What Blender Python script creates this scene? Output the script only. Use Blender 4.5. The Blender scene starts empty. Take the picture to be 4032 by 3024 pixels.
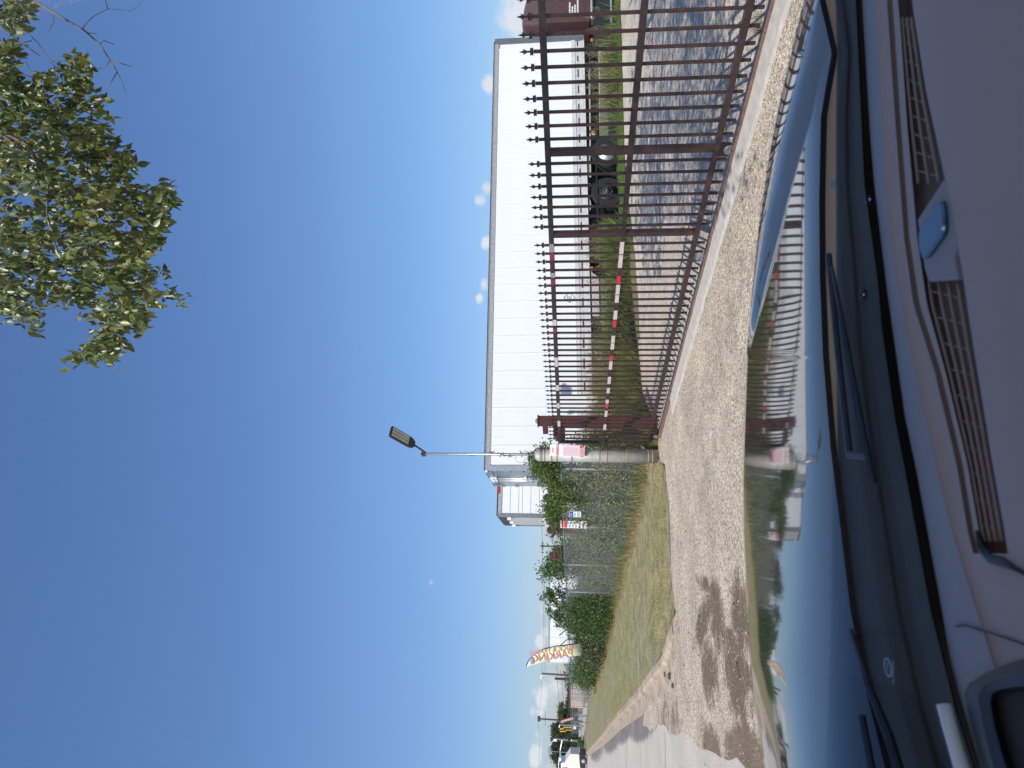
import bpy, bmesh, math, random
import numpy as np
from mathutils import Vector, Matrix
random.seed(7); RNG = np.random.default_rng(7)
S = bpy.context.scene
R = math.radians
# ------------------------------------------------------------------ camera
EYE = 1.7; F = 2800.0; TH = math.atan(240 / F)
cam_d = bpy.data.cameras.new('camera'); cam = bpy.data.objects.new('camera', cam_d)
S.collection.objects.link(cam); S.camera = cam
cam_d.sensor_width = 36; cam_d.sensor_fit = 'HORIZONTAL'; cam_d.lens = F / 4032 * 36
cam_d.clip_start = 0.05; cam_d.clip_end = 6000
cth, sth = math.cos(TH), math.sin(TH)
M3 = Matrix(((0, 1, 0), (sth, 0, -cth), (-cth, 0, -sth)))   # phone held upright: picture's right is the world's down
cam.matrix_world = Matrix.Translation((0, 0, EYE)) @ M3.to_4x4()
cam_d.dof.use_dof = True; cam_d.dof.focus_distance = 13.0; cam_d.dof.aperture_fstop = 6.6
# ------------------------------------------------------------------ light
SUN_EL = R(47); SH = Vector((-.275, -.961)).normalized()       # horizontal direction towards the sun
W = bpy.data.worlds.new('World'); S.world = W; W.use_nodes = True
sun_d = bpy.data.lights.new('sun', 'SUN'); sun = bpy.data.objects.new('sun', sun_d); S.collection.objects.link(sun)
sun_d.energy = 4.6; sun_d.angle = R(.53); sun_d.color = (1, .955, .89)
sv = Vector((SH.x * math.cos(SUN_EL), SH.y * math.cos(SUN_EL), math.sin(SUN_EL)))
sun.rotation_euler = sv.to_track_quat('Z', 'Y').to_euler(); sun.location = (0, 0, 30)
S.view_settings.view_transform = 'Standard'; S.view_settings.look = 'None'
S.view_settings.gamma = 1; S.view_settings.use_curve_mapping = False; S.view_settings.exposure = 0.15
S.cycles.max_bounces = 8; S.cycles.transparent_max_bounces = 24; S.cycles.sample_clamp_indirect = 6

def ray(x, y):
    r = (1512 - y) / F; u = (2016 - x) / F
    return Vector((r, cth - u * sth, sth + u * cth))
def ground_at(x, y, z=0.0):
    d = ray(x, y); t = (z - EYE) / d.z; return Vector((d.x * t, d.y * t, z))
def point_at(x, y, Y):
    d = ray(x, y); t = Y / d.y; return Vector((d.x * t, Y, EYE + d.z * t))

# sky with small clouds
nt = W.node_tree; nt.nodes.clear(); N = nt.nodes.new; L = nt.links.new
out = N('ShaderNodeOutputWorld'); bg = N('ShaderNodeBackground'); sky = N('ShaderNodeTexSky')
sky.sky_type = 'NISHITA'; sky.sun_disc = False; sky.sun_elevation = SUN_EL
sky.sun_rotation = math.atan2(SH.x, SH.y); sky.altitude = 150; sky.air_density = 1.0; sky.dust_density = 0.4; sky.ozone_density = 2.2
bg.inputs['Strength'].default_value = 0.12
tc = N('ShaderNodeTexCoord')
def mth(op, a, b=None, c=None, tree=None):
    n = (tree or nt).nodes.new('ShaderNodeMath'); n.operation = op
    for i, v in enumerate((a, b, c)):
        if v is None: continue
        if isinstance(v, (int, float)): n.inputs[i].default_value = v
        else: (tree or nt).links.new(v, n.inputs[i])
    return n.outputs[0]
noi = N('ShaderNodeTexNoise'); noi.inputs['Scale'].default_value = 26; noi.inputs['Detail'].default_value = 7; noi.inputs['Roughness'].default_value = .62
L(tc.outputs['Generated'], noi.inputs['Vector'])
noi2 = N('ShaderNodeTexNoise'); noi2.inputs['Scale'].default_value = 9; noi2.inputs['Detail'].default_value = 4
L(tc.outputs['Generated'], noi2.inputs['Vector'])
# (picture x, picture y, radius up, radius across, strength)
CL = [(2030, 40, 85, 120, 1.1), (2085, 90, 60, 90, 1.0), (2010, 200, 90, 80, .75), (1925, 325, 34, 46, 1.0), (1915, 735, 28, 36, .8), (1890, 790, 30, 38, .7), (1918, 955, 26, 34, .85),
      (1908, 1120, 28, 55, .85), (1892, 1180, 22, 30, .8), (1697, 2300, 16, 22, .38), (2128, 2532, 26, 32, 1.0), (2150, 2490, 20, 26, .6), (2140, 2390, 22, 30, .45), (2135, 2740, 30, 60, .95), (2110, 2715, 24, 26, .7),
      (2098, 2800, 18, 24, .6), (2128, 2810, 22, 24, .6), (2125, 2900, 26, 44, .8), (2112, 2975, 30, 50, 1.0), (2160, 2940, 40, 110, .4), (2175, 2760, 45, 120, .3)]
# the sky goes on to either side with clouds like these
for k in range(26):
    a = random.uniform(40, 320)
    CL.append((None, a, random.uniform(3, 9), random.uniform(.02, .05), random.uniform(.7, 1)))
acc = None
for c in CL:
    if c[0] is None:
        az, el = R(c[1]), R(c[2]); d = Vector((math.sin(az) * math.cos(el), math.cos(az) * math.cos(el), math.sin(el))); ru = c[3] * .5; ra = c[3]
    else:
        d = ray(c[0], c[1]).normalized(); ru = c[2] / F * 1.0; ra = c[3] / F * 1.0
    right = Vector((d.y, -d.x, 0)).normalized(); up = right.cross(d)
    def dot(v, w):
        n = N('ShaderNodeVectorMath'); n.operation = 'DOT_PRODUCT'; L(tc.outputs['Generated'], n.inputs[0]); n.inputs[1].default_value = (v * (1 / w))[:]
        return n.outputs['Value']
    a = dot(right, ra); b = mth('SUBTRACT', dot(up, ru), 0.0)
    front = dot(d, 1)
    q = mth('ADD', mth('MULTIPLY', a, a), mth('MULTIPLY', b, b))
    m = mth('MULTIPLY', mth('SUBTRACT', 1.0, q), c[4]); m = mth('MAXIMUM', m, 0.0)
    m = mth('MULTIPLY', m, mth('GREATER_THAN', front, 0.2))
    acc = m if acc is None else mth('MAXIMUM', acc, m)
dens = mth('ADD', mth('MULTIPLY', acc, 1.25), mth('MULTIPLY', mth('SUBTRACT', noi.outputs['Fac'], .56), 4.2))
dens = mth('MULTIPLY', dens, mth('GREATER_THAN', acc, 0.0))
cr = N('ShaderNodeMapRange'); cr.interpolation_type = 'SMOOTHSTEP'; cr.inputs['From Min'].default_value = 0.0; cr.inputs['From Max'].default_value = 1.1; L(dens, cr.inputs['Value'])
cfac = mth('MULTIPLY', cr.outputs[0], .85)
cm = N('ShaderNodeMixRGB'); cm.inputs['Color2'].default_value = (6.0, 6.2, 6.6, 1)
cs = N('ShaderNodeMixRGB'); L(noi2.outputs['Fac'], cs.inputs['Fac']); cs.inputs['Color1'].default_value = (5.2, 5.6, 6.4, 1); cs.inputs['Color2'].default_value = (7.8, 7.9, 8.1, 1)
L(cs.outputs[0], cm.inputs['Color2'])
hs = N('ShaderNodeHueSaturation'); hs.inputs['Saturation'].default_value = 1.0; hs.inputs['Value'].default_value = 1.0
sxyz = N('ShaderNodeSeparateXYZ'); L(tc.outputs['Generated'], sxyz.inputs[0])
rmp = N('ShaderNodeValToRGB'); L(sxyz.outputs[2], rmp.inputs[0]); el_ = rmp.color_ramp.elements
el_[0].position = 0; el_[0].color = (.53, .575, .78, 1); el_[1].position = .75; el_[1].color = (1.03, 1.10, 1.30, 1)
for p_e, c_e in ((.10, (.62, .69, .86, 1)), (.3, (.84, .91, 1.05, 1))): q_e = el_.new(p_e); q_e.color = c_e
tm = N('ShaderNodeMixRGB'); tm.blend_type = 'MULTIPLY'; tm.inputs[0].default_value = 1; L(sky.outputs[0], tm.inputs[1]); L(rmp.outputs[0], tm.inputs[2])
hs.inputs['Saturation'].default_value = 1.06; hs.inputs['Value'].default_value = 1.12
L(tm.outputs[0], hs.inputs['Color'])
L(cfac, cm.inputs['Fac']); L(hs.outputs[0], cm.inputs['Color1']); L(cm.outputs[0], bg.inputs['Color']); L(bg.outputs[0], out.inputs['Surface'])

# ------------------------------------------------------------------ materials
MATS = {}
def mat(name, col, rough=.6, metal=0, var=.0, vscale=5, bump=0, bscale=40, spec=.5, island=0, col2=None, coat=0, stretch=None, thr=None):
    if name in MATS: return MATS[name]
    m = bpy.data.materials.new(name); m.use_nodes = True; t = m.node_tree; b = t.nodes['Principled BSDF']
    b.inputs['Roughness'].default_value = rough; b.inputs['Metallic'].default_value = metal; b.inputs['Specular IOR Level'].default_value = spec
    if coat: b.inputs['Coat Weight'].default_value = coat; b.inputs['Coat Roughness'].default_value = .03
    c4 = (*col, 1); b.inputs['Base Color'].default_value = c4
    tcn = t.nodes.new('ShaderNodeTexCoord'); vec = tcn.outputs['Object']
    if stretch:
        mp = t.nodes.new('ShaderNodeMapping'); mp.inputs['Scale'].default_value = stretch; t.links.new(vec, mp.inputs[0]); vec = mp.outputs[0]
    cur = None
    if var or col2:
        n = t.nodes.new('ShaderNodeTexNoise'); n.inputs['Scale'].default_value = vscale; n.inputs['Detail'].default_value = 6; n.inputs['Roughness'].default_value = .65; t.links.new(vec, n.inputs['Vector'])
        r = t.nodes.new('ShaderNodeValToRGB'); lo, hi = thr or (.32, .68); r.color_ramp.elements[0].position = lo; r.color_ramp.elements[1].position = hi
        r.color_ramp.elements[0].color = tuple(max(0, c * (1 - var)) for c in col) + (1,)
        r.color_ramp.elements[1].color = (*(col2 or tuple(min(1, c * (1 + var)) for c in col)), 1)
        t.links.new(n.outputs['Fac'], r.inputs[0]); cur = r.outputs[0]
    if island:
        g = t.nodes.new('ShaderNodeNewGeometry'); h = t.nodes.new('ShaderNodeHueSaturation')
        v = mth('ADD', mth('MULTIPLY', g.outputs['Random Per Island'], island * 2, tree=t), 1 - island, tree=t)
        t.links.new(v, h.inputs['Value']); h.inputs['Color'].default_value = c4
        hh = mth('ADD', mth('MULTIPLY', mth('FRACT', mth('MULTIPLY', g.outputs['Random Per Island'], 37.7, tree=t), tree=t), .06, tree=t), .47, tree=t)
        t.links.new(hh, h.inputs['Hue'])
        if cur: t.links.new(cur, h.inputs['Color'])
        cur = h.outputs[0]
    if cur: t.links.new(cur, b.inputs['Base Color'])
    if bump:
        n = t.nodes.new('ShaderNodeTexNoise'); n.inputs['Scale'].default_value = bscale; n.inputs['Detail'].default_value = 5; t.links.new(vec, n.inputs['Vector'])
        bp = t.nodes.new('ShaderNodeBump'); bp.inputs['Strength'].default_value = bump; bp.inputs['Distance'].default_value = .01; t.links.new(n.outputs['Fac'], bp.inputs['Height']); t.links.new(bp.outputs[0], b.inputs['Normal'])
    MATS[name] = m; return m
def leafmat(name, col, trans=.35, rough=.45, island=.35, spec=.4, col2=None):
    if name in MATS: return MATS[name]
    m = mat(name, col, rough, island=island, spec=spec, col2=col2, vscale=.9)
    t = m.node_tree; b = t.nodes['Principled BSDF']; o = t.nodes['Material Output']
    tr = t.nodes.new('ShaderNodeBsdfTranslucent'); mx = t.nodes.new('ShaderNodeMixShader'); mx.inputs[0].default_value = trans
    src = b.inputs['Base Color'].links[0].from_socket
    g = t.nodes.new('ShaderNodeMixRGB'); g.blend_type = 'MULTIPLY'; g.inputs[0].default_value = 1; g.inputs[2].default_value = (1.5, 1.5, .5, 1); t.links.new(src, g.inputs[1]); t.links.new(g.outputs[0], tr.inputs[0])
    t.links.new(b.outputs[0], mx.inputs[1]); t.links.new(tr.outputs[0], mx.inputs[2]); t.links.new(mx.outputs[0], o.inputs['Surface'])
    return m

# ------------------------------------------------------------------ mesh helpers
def link(name, mesh, parent=None, loc=None):
    o = bpy.data.objects.new(name, mesh); S.collection.objects.link(o)
    if parent: o.parent = parent
    if loc is not None: o.location = loc
    return o
def tag(o, label=None, cat=None, group=None, kind=None):
    if label: o['label'] = label
    if cat: o['category'] = cat
    if group: o['group'] = group
    if kind: o['kind'] = kind
    return o
def thing(name, label, cat, loc=(0, 0, 0), rz=0, group=None, rot=None):
    o = bpy.data.objects.new(name, None); S.collection.objects.link(o); o.location = loc; o.rotation_euler = rot or (0, 0, rz)
    o.empty_display_size = .2
    return tag(o, label, cat, group)
class MB:
    def __init__(s): s.v = []; s.f = []
    def add(s, vs, fs):
        k = len(s.v); s.v += [tuple(v) for v in vs]; s.f += [tuple(i + k for i in f) for f in fs]; return s
    def box(s, c, d, m=None):
        x, y, z = d[0] / 2, d[1] / 2, d[2] / 2; c = Vector(c)
        vs = [Vector((sx * x, sy * y, sz * z)) for sx in (-1, 1) for sy in (-1, 1) for sz in (-1, 1)]
        if m is not None: vs = [m @ v for v in vs]
        return s.add([c + v for v in vs], [(0, 1, 3, 2), (4, 6, 7, 5), (0, 4, 5, 1), (2, 3, 7, 6), (0, 2, 6, 4), (1, 5, 7, 3)])
    def bbox(s, a, b):
        return s.box([(p + q) / 2 for p, q in zip(a, b)], [abs(q - p) for p, q in zip(a, b)])
    def tube(s, pts, r, n=8, cap=True):
        pts = [Vector(p) for p in pts]; rs = r if isinstance(r, (list, tuple)) else [r] * len(pts); k = len(s.v); ref = None
        for i, p in enumerate(pts):
            d = (pts[min(i + 1, len(pts) - 1)] - pts[max(i - 1, 0)]).normalized()
            if ref is None: ref = Vector((0, 0, 1)) if abs(d.z) < .9 else Vector((1, 0, 0))
            u = d.cross(ref).normalized(); w = d.cross(u); ref = -w if False else ref
            for j in range(n):
                a = 2 * math.pi * j / n; s.v.append(tuple(p + (u * math.cos(a) + w * math.sin(a)) * rs[i]))
        for i in range(len(pts) - 1):
            for j in range(n):
                j2 = (j + 1) % n; s.f.append((k + i * n + j, k + i * n + j2, k + (i + 1) * n + j2, k + (i + 1) * n + j))
        if cap:
            s.f.append(tuple(k + j for j in range(n))[::-1]); s.f.append(tuple(k + (len(pts) - 1) * n + j for j in range(n)))
        return s
    def prism(s, poly, off):
        off = Vector(off); n = len(poly); k = len(s.v); s.v += [tuple(Vector(p)) for p in poly] + [tuple(Vector(p) + off) for p in poly]
        s.f.append(tuple(range(k, k + n))[::-1]); s.f.append(tuple(range(k + n, k + 2 * n)))
        for i in range(n): s.f.append((k + i, k + (i + 1) % n, k + n + (i + 1) % n, k + n + i))
        return s
    def lathe(s, prof, c=(0, 0, 0), axis='z', n=20, cap=True):
        k = len(s.v); c = Vector(c)
        for r, h in prof:
            for j in range(n):
                a = 2 * math.pi * j / n; p = (r * math.cos(a), r * math.sin(a), h)
                if axis == 'y': p = (p[0], p[2], p[1])
                if axis == 'x': p = (p[2], p[0], p[1])
                s.v.append(tuple(c + Vector(p)))
        for i in range(len(prof) - 1):
            for j in range(n):
                j2 = (j + 1) % n; s.f.append((k + i * n + j, k + i * n + j2, k + (i + 1) * n + j2, k + (i + 1) * n + j))
        if cap: s.f.append(tuple(k + j for j in range(n))[::-1]); s.f.append(tuple(k + (len(prof) - 1) * n + j for j in range(n)))
        return s
    def mesh(s, name, m, smooth=False, fix=True):
        me = bpy.data.meshes.new(name); me.from_pydata(s.v, [], s.f); me.materials.append(m)
        if fix:
            b = bmesh.new(); b.from_mesh(me); bmesh.ops.recalc_face_normals(b, faces=b.faces); b.to_mesh(me); b.free()
        if smooth: me.polygons.foreach_set('use_smooth', [True] * len(me.polygons))
        return me
    def obj(s, name, m, parent=None, smooth=False, fix=True, loc=None, bevel=0):
        o = link(name, s.mesh(name, m, smooth, fix), parent, loc)
        if bevel:
            md = o.modifiers.new('bevel', 'BEVEL'); md.width = bevel; md.segments = 2; md.limit_method = 'ANGLE'
        return o
def scatter(name, T, TF, P, Rm, Sc, m, parent=None):
    """many copies of a tiny template joined in one mesh: T (k,3) verts, TF (f,3) tris, P (n,3), Rm (n,3,3), Sc (n,)"""
    n = len(P); k = len(T)
    V = np.einsum('nij,kj->nki', Rm, T) * np.asarray(Sc)[:, None, None] + np.asarray(P)[:, None, :]
    Fc = (np.asarray(TF)[None] + (np.arange(n) * k)[:, None, None]).reshape(-1, 3)
    me = bpy.data.meshes.new(name); me.vertices.add(n * k); me.vertices.foreach_set('co', V.reshape(-1).astype(np.float32))
    me.loops.add(len(Fc) * 3); me.loops.foreach_set('vertex_index', Fc.reshape(-1).astype(np.int32))
    me.polygons.add(len(Fc)); me.polygons.foreach_set('loop_start', np.arange(0, len(Fc) * 3, 3, dtype=np.int32))
    me.update(calc_edges=True); me.materials.append(m)
    return link(name, me, parent)
def rand_rot(n, tilt=None):
    """random rotations; with tilt the z axis stays within about tilt radians of up"""
    a = RNG.uniform(0, 2 * np.pi, n); ca, sa = np.cos(a), np.sin(a); Z = np.zeros((n, 3, 3)); Z[:, 0, 0] = ca; Z[:, 0, 1] = -sa; Z[:, 1, 0] = sa; Z[:, 1, 1] = ca; Z[:, 2, 2] = 1
    b = RNG.uniform(0, 2 * np.pi, n); t = (np.arccos(RNG.uniform(-1, 1, n)) if tilt is None else np.abs(RNG.normal(0, tilt, n)))
    ax = np.stack([np.cos(b), np.sin(b), 0 * b], 1); K = np.zeros((n, 3, 3)); K[:, 0, 2] = ax[:, 1]; K[:, 1, 2] = -ax[:, 0]; K[:, 2, 0] = -ax[:, 1]; K[:, 2, 1] = ax[:, 0]
    Q = np.eye(3)[None] + np.sin(t)[:, None, None] * K + (1 - np.cos(t))[:, None, None] * (K @ K)
    return Q @ Z
LEAF = np.array([(0, 0, 0), (.26, .28, .08), (.25, .58, .07), (0, 1.05, -.16), (-.25, .58, .07), (-.26, .28, .08), (0, .5, -.06)], float)
LEAFF = [(0, 1, 6), (1, 2, 6), (2, 3, 6), (3, 4, 6), (4, 5, 6), (5, 0, 6)]
SLEAF = np.array([(0, 0, 0), (.33, .5, .05), (0, 1, 0), (-.33, .5, .05)], float); SLEAFF = [(0, 1, 2), (0, 2, 3)]
def blade_tuft(nb=5, h=1, w=.05, lean=.5, seed=1):
    r = random.Random(seed); V = []; Fs = []
    for i in range(nb):
        a = r.uniform(0, 6.28); l = r.uniform(.2, 1) * lean; hh = h * r.uniform(.55, 1); bx, by = r.uniform(-.15, .15), r.uniform(-.15, .15)
        dx, dy = math.cos(a), math.sin(a); k = len(V)
        V += [(bx - dy * w, by + dx * w, 0), (bx + dy * w, by - dx * w, 0), (bx + dx * l * .4 - dy * w * .7, by + dy * l * .4 + dx * w * .7, hh * .6), (bx + dx * l * .4 + dy * w * .7, by + dy * l * .4 - dx * w * .7, hh * .6), (bx + dx * l, by + dy * l, hh)]
        Fs += [(k, k + 1, k + 3), (k, k + 3, k + 2), (k + 2, k + 3, k + 4)]
    return np.array(V), Fs
def in_poly(P, poly):
    x, y = P[:, 0], P[:, 1]; ins = np.zeros(len(P), bool); n = len(poly)
    for i in range(n):
        x1, y1 = poly[i][0], poly[i][1]; x2, y2 = poly[(i + 1) % n][0], poly[(i + 1) % n][1]
        c = ((y1 > y) != (y2 > y)) & (x < (x2 - x1) * (y - y1) / ((y2 - y1) + 1e-12) + x1); ins ^= c
    return ins
def rand_in(poly, n, near=None):
    """random points in a polygon; near = power that crowds them towards the camera"""
    xs = [p[0] for p in poly]; ys = [p[1] for p in poly]; out = []; tot = 0
    while tot < n:
        P = np.stack([RNG.uniform(min(xs), max(xs), n * 2), RNG.uniform(min(ys), max(ys), n * 2)], 1)
        P = P[in_poly(P, poly)]
        if near: d = np.hypot(P[:, 0], P[:, 1]); P = P[RNG.uniform(0, 1, len(P)) < np.minimum(1, (near / d) ** 2)]
        out.append(P); tot += len(P)
    return np.concatenate(out)[:n]
def sheet(name, poly, z, m, kind='structure', thick=0):
    mb = MB(); 
    mb.add([(p[0], p[1], z) for p in poly], [tuple(range(len(poly)))])
    me = mb.mesh(name, m, fix=False); b = bmesh.new(); b.from_mesh(me)
    for f in b.faces:
        if f.normal.z < 0: f.normal_flip()
    bmesh.ops.triangulate(b, faces=b.faces); b.to_mesh(me); b.free()
    o = link(name, me); o['kind'] = kind; return o
def jag(poly, amp=.06, step=.35, seed=3):
    r = random.Random(seed); out = []
    for i in range(len(poly)):
        a = Vector(poly[i][:2]); b = Vector(poly[(i + 1) % len(poly)][:2]); n = max(1, min(60, int((b - a).length / step)))
        for k in range(n): p = a.lerp(b, k / n); out.append((p.x + r.uniform(-amp, amp), p.y + r.uniform(-amp, amp)))
    return out
def text_mesh(txt, size, depth=.0, m=None, name='lettering', parent=None, mw=None, font_shear=0, ext=.0, bold=0):
    cu = bpy.data.curves.new(name, 'FONT'); cu.body = txt; cu.size = size; cu.align_x = 'CENTER'; cu.align_y = 'CENTER'; cu.extrude = ext; cu.offset = bold
    o = bpy.data.objects.new(name, cu); S.collection.objects.link(o); bpy.context.view_layer.update()
    me = bpy.data.meshes.new_from_object(o.evaluated_get(bpy.context.evaluated_depsgraph_get())); bpy.data.objects.remove(o)
    me.materials.clear(); me.materials.append(m); ob = link(name, me, parent)
    if mw is not None: ob.matrix_local = mw
    return ob
def frame_mat(o, x, y, z=None):
    x = Vector(x).normalized(); y = Vector(y).normalized(); z = x.cross(y)
    m = Matrix((x, y, z)).transposed().to_4x4(); m.translation = Vector(o); return m

# common materials
rust = mat('rust_brown_paint', (.030, .017, .015), .5, var=.35, vscale=9, col2=(.066, .029, .021), bump=.15)
rustdark = mat('dark_brown_paint', (.028, .020, .018), .5, var=.4, vscale=14, bump=.15, col2=(.05, .027, .021))
rustred = mat('red_brown_primer', (.14, .042, .028), .6, var=.3, vscale=7, bump=.2, col2=(.09, .03, .023))
galv = mat('galvanised_steel', (.42, .44, .44), .42, .85, var=.2, vscale=8)
galvd = mat('weathered_galvanised_steel', (.26, .27, .27), .6, .6, var=.25, vscale=20)
alu = mat('mill_aluminium', (.62, .64, .65), .38, .75, var=.12, vscale=6, bump=.08, bscale=12)
aludull = mat('dull_aluminium_rail', (.42, .43, .43), .5, .35, var=.22, vscale=16, col2=(.55, .56, .56))
white = mat('white_trailer_paint', (.82, .84, .86), .3, var=.035, vscale=2.5, stretch=(3, 3, .5), bump=.04, bscale=2)
whitep = mat('plain_white_paint', (.8, .8, .8), .4, var=.04)
black = mat('black_rubber', (.018, .018, .018), .75, var=.2, vscale=20)
darkst = mat('black_painted_steel', (.02, .021, .023), .5)
redtape = mat('dark_red_reflective_tape', (.16, .025, .035), .35)
redbright = mat('bright_red_reflective_tape', (.55, .02, .04), .3)
whitetape = mat('worn_white_reflective_tape', (.62, .52, .50), .4, var=.2, vscale=30)
concrete = mat('pale_concrete', (.38, .35, .31), .85, var=.15, vscale=6, bump=.3, bscale=60)
glassdark = mat('dark_window_glass', (.03, .07, .06), .05, spec=.8)
orange = mat('orange_lens', (.6, .18, .03), .35)

# ------------------------------------------------------------------ ground
gravel = None
def aggregate(name, base, dark, light, scale, mask=None, bumps=.5, big=.25):
    m = bpy.data.materials.new(name); m.use_nodes = True; t = m.node_tree; b = t.nodes['Principled BSDF']; b.inputs['Roughness'].default_value = .9; b.inputs['Specular IOR Level'].default_value = .2
    tcn = t.nodes.new('ShaderNodeTexCoord'); vec = tcn.outputs['Object']
    v = t.nodes.new('ShaderNodeTexVoronoi'); v.inputs['Scale'].default_value = scale; v.inputs['Randomness'].default_value = 1; t.links.new(vec, v.inputs['Vector'])
    r = t.nodes.new('ShaderNodeValToRGB'); e = r.color_ramp.elements; e[0].position = .0; e[0].color = (*dark, 1); e[1].position = 1; e[1].color = (*light, 1)
    e2 = e.new(.35); e2.color = (*base, 1); e3 = e.new(.7); e3.color = tuple((p + q) / 2 for p, q in zip(base, light)) + (1,)
    sp = t.nodes.new('ShaderNodeSeparateColor'); t.links.new(v.outputs['Color'], sp.inputs[0]); t.links.new(sp.outputs[0], r.inputs[0])
    # dark binder between the stones
    v2 = t.nodes.new('ShaderNodeTexVoronoi'); v2.feature = 'DISTANCE_TO_EDGE'; v2.inputs['Scale'].default_value = scale; t.links.new(vec, v2.inputs['Vector'])
    ed = t.nodes.new('ShaderNodeMapRange'); ed.inputs['From Max'].default_value = .14; t.links.new(v2.outputs['Distance'], ed.inputs[0])
    mx = t.nodes.new('ShaderNodeMixRGB'); t.links.new(ed.outputs[0], mx.inputs[0]); mx.inputs[1].default_value = tuple(c * .52 for c in base) + (1,); t.links.new(r.outputs[0], mx.inputs[2])
    n = t.nodes.new('ShaderNodeTexNoise'); n.inputs['Scale'].default_value = .8; n.inputs['Detail'].default_value = 8; n.inputs['Roughness'].default_value = .7; t.links.new(vec, n.inputs['Vector'])
    rr = t.nodes.new('ShaderNodeMapRange'); rr.inputs['From Min'].default_value = .3; rr.inputs['From Max'].default_value = .7; rr.inputs['To Min'].default_value = 1 - big; rr.inputs['To Max'].default_value = 1 + big; t.links.new(n.outputs['Fac'], rr.inputs[0])
    mm = t.nodes.new('ShaderNodeMixRGB'); mm.blend_type = 'MULTIPLY'; mm.inputs[0].default_value = 1; t.links.new(mx.outputs[0], mm.inputs[1]); t.links.new(rr.outputs[0], mm.inputs[2])
    cur = mm.outputs[0]
    if mask:
        nn = t.nodes.new('ShaderNodeTexNoise'); nn.inputs['Scale'].default_value = 3.0; nn.inputs['Detail'].default_value = 10; nn.inputs['Roughness'].default_value = .72; nn.inputs['Distortion'].default_value = .8; t.links.new(vec, nn.inputs['Vector'])
        sx = t.nodes.new('ShaderNodeSeparateXYZ'); t.links.new(vec, sx.inputs[0])
        for (col, fac, spots) in mask:
            acc = None
            for (cx, cy, ra, rb, ang, st) in spots:
                ca, sa = math.cos(ang), math.sin(ang)
                dx = mth('SUBTRACT', sx.outputs[0], cx, tree=t); dy = mth('SUBTRACT', sx.outputs[1], cy, tree=t)
                u = mth('MULTIPLY_ADD', dx, ca / ra, mth('MULTIPLY', dy, sa / ra, tree=t), tree=t)
                w = mth('MULTIPLY_ADD', dy, ca / rb, mth('MULTIPLY', dx, -sa / rb, tree=t), tree=t)
                q = mth('SUBTRACT', 1.0, mth('MULTIPLY_ADD', u, u, mth('MULTIPLY', w, w, tree=t), tree=t), tree=t)
                q = mth('MULTIPLY', q, st, tree=t); acc = q if acc is None else mth('MAXIMUM', acc, q, tree=t)
            dd = mth('ADD', acc, mth('MULTIPLY', mth('SUBTRACT', nn.outputs['Fac'], .5, tree=t), 4.2, tree=t), tree=t)
            k = t.nodes.new('ShaderNodeMapRange'); k.interpolation_type = 'SMOOTHSTEP'; k.inputs['From Min'].default_value = .0; k.inputs['From Max'].default_value = 1.1; k.inputs['To Max'].default_value = fac; t.links.new(dd, k.inputs[0])
            # stones still poke out of the mud here and there
            k2 = mth('MULTIPLY', k.outputs[0], mth('LESS_THAN', sp.outputs[1], .982, tree=t), tree=t)
            o = t.nodes.new('ShaderNodeMixRGB'); t.links.new(k2, o.inputs[0]); t.links.new(cur, o.inputs[1])
            c2 = t.nodes.new('ShaderNodeMixRGB'); c2.inputs[1].default_value = tuple(c * .45 for c in col) + (1,); c2.inputs[2].default_value = tuple(c * 1.6 for c in col) + (1,); t.links.new(n.outputs['Fac'], c2.inputs[0]); t.links.new(c2.outputs[0], o.inputs[2]); cur = o.outputs[0]
    t.links.new(cur, b.inputs['Base Color'])
    bp = t.nodes.new('ShaderNodeBump'); bp.inputs['Strength'].default_value = bumps; bp.inputs['Distance'].default_value = .012
    hh = mth('MULTIPLY', ed.outputs[0], mth('ADD', sp.outputs[2], .3, tree=t), tree=t); t.links.new(hh, bp.inputs['Height']); t.links.new(bp.outputs[0], b.inputs['Normal'])
    return m
earth = mat('dry_earth_and_thin_grass', (.16, .15, .075), .95, var=.35, vscale=1.2, col2=(.26, .22, .14), bump=.4, bscale=30)
sheet('ground', [(-900, -300), (900, -300), (900, 1500), (-900, 1500)], -.03, earth)
G = ground_at
DIRS = Vector((-.4693, .8831)); NRM = Vector((.8831, .4693))       # street / gate direction and its normal towards the yard
P0 = G(3050, 0).xy
def along(s, off=0, z=0): p = P0 + DIRS * s + NRM * off; return Vector((p.x, p.y, z))
yard_m = aggregate('yard_gravel_asphalt', (.52, .445, .36), (.25, .2, .15), (.76, .68, .58), 40, big=.22)
mudc = (.155, .108, .068); brown = (.20, .14, .09)
mask = [(mudc, .93, [(-2.75, 8.6, .55, .55, .3, 1.3), (-3.05, 7.6, .6, .9, .2, 1.4), (-3.1, 9.5, .95, .28, 2.2, 1.3), (-3.6, 9.1, .5, .7, .4, 1.3), (-2.6, 9.4, .9, .13, 1.75, .9), (-2.4, 7.4, .6, .6, .6, 1.2)]),
        (brown, .9, [(-3.75, 7.3, .4, 1.2, .45, 1.9), (-4.5, 8.9, .35, .8, .3, 1.8), (-6.4, 13.6, .5, 1.4, .5, .7), (-.35, 12.9, .35, .22, 2.0, .8), (-5.6, 12.1, .4, 1.0, .5, .6)]),
        ((.23, .2, .16), .5, [(.5, 8.2, .5, 2.5, .5, .6), (-1.4, 9.5, .3, 2.8, .6, .6), (3.3, 5.2, .8, .9, .4, .9)])]
drive_m = aggregate('driveway_exposed_aggregate', (.65, .535, .39), (.23, .165, .10), (.90, .79, .61), 46, mask=mask, bumps=.8)
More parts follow.
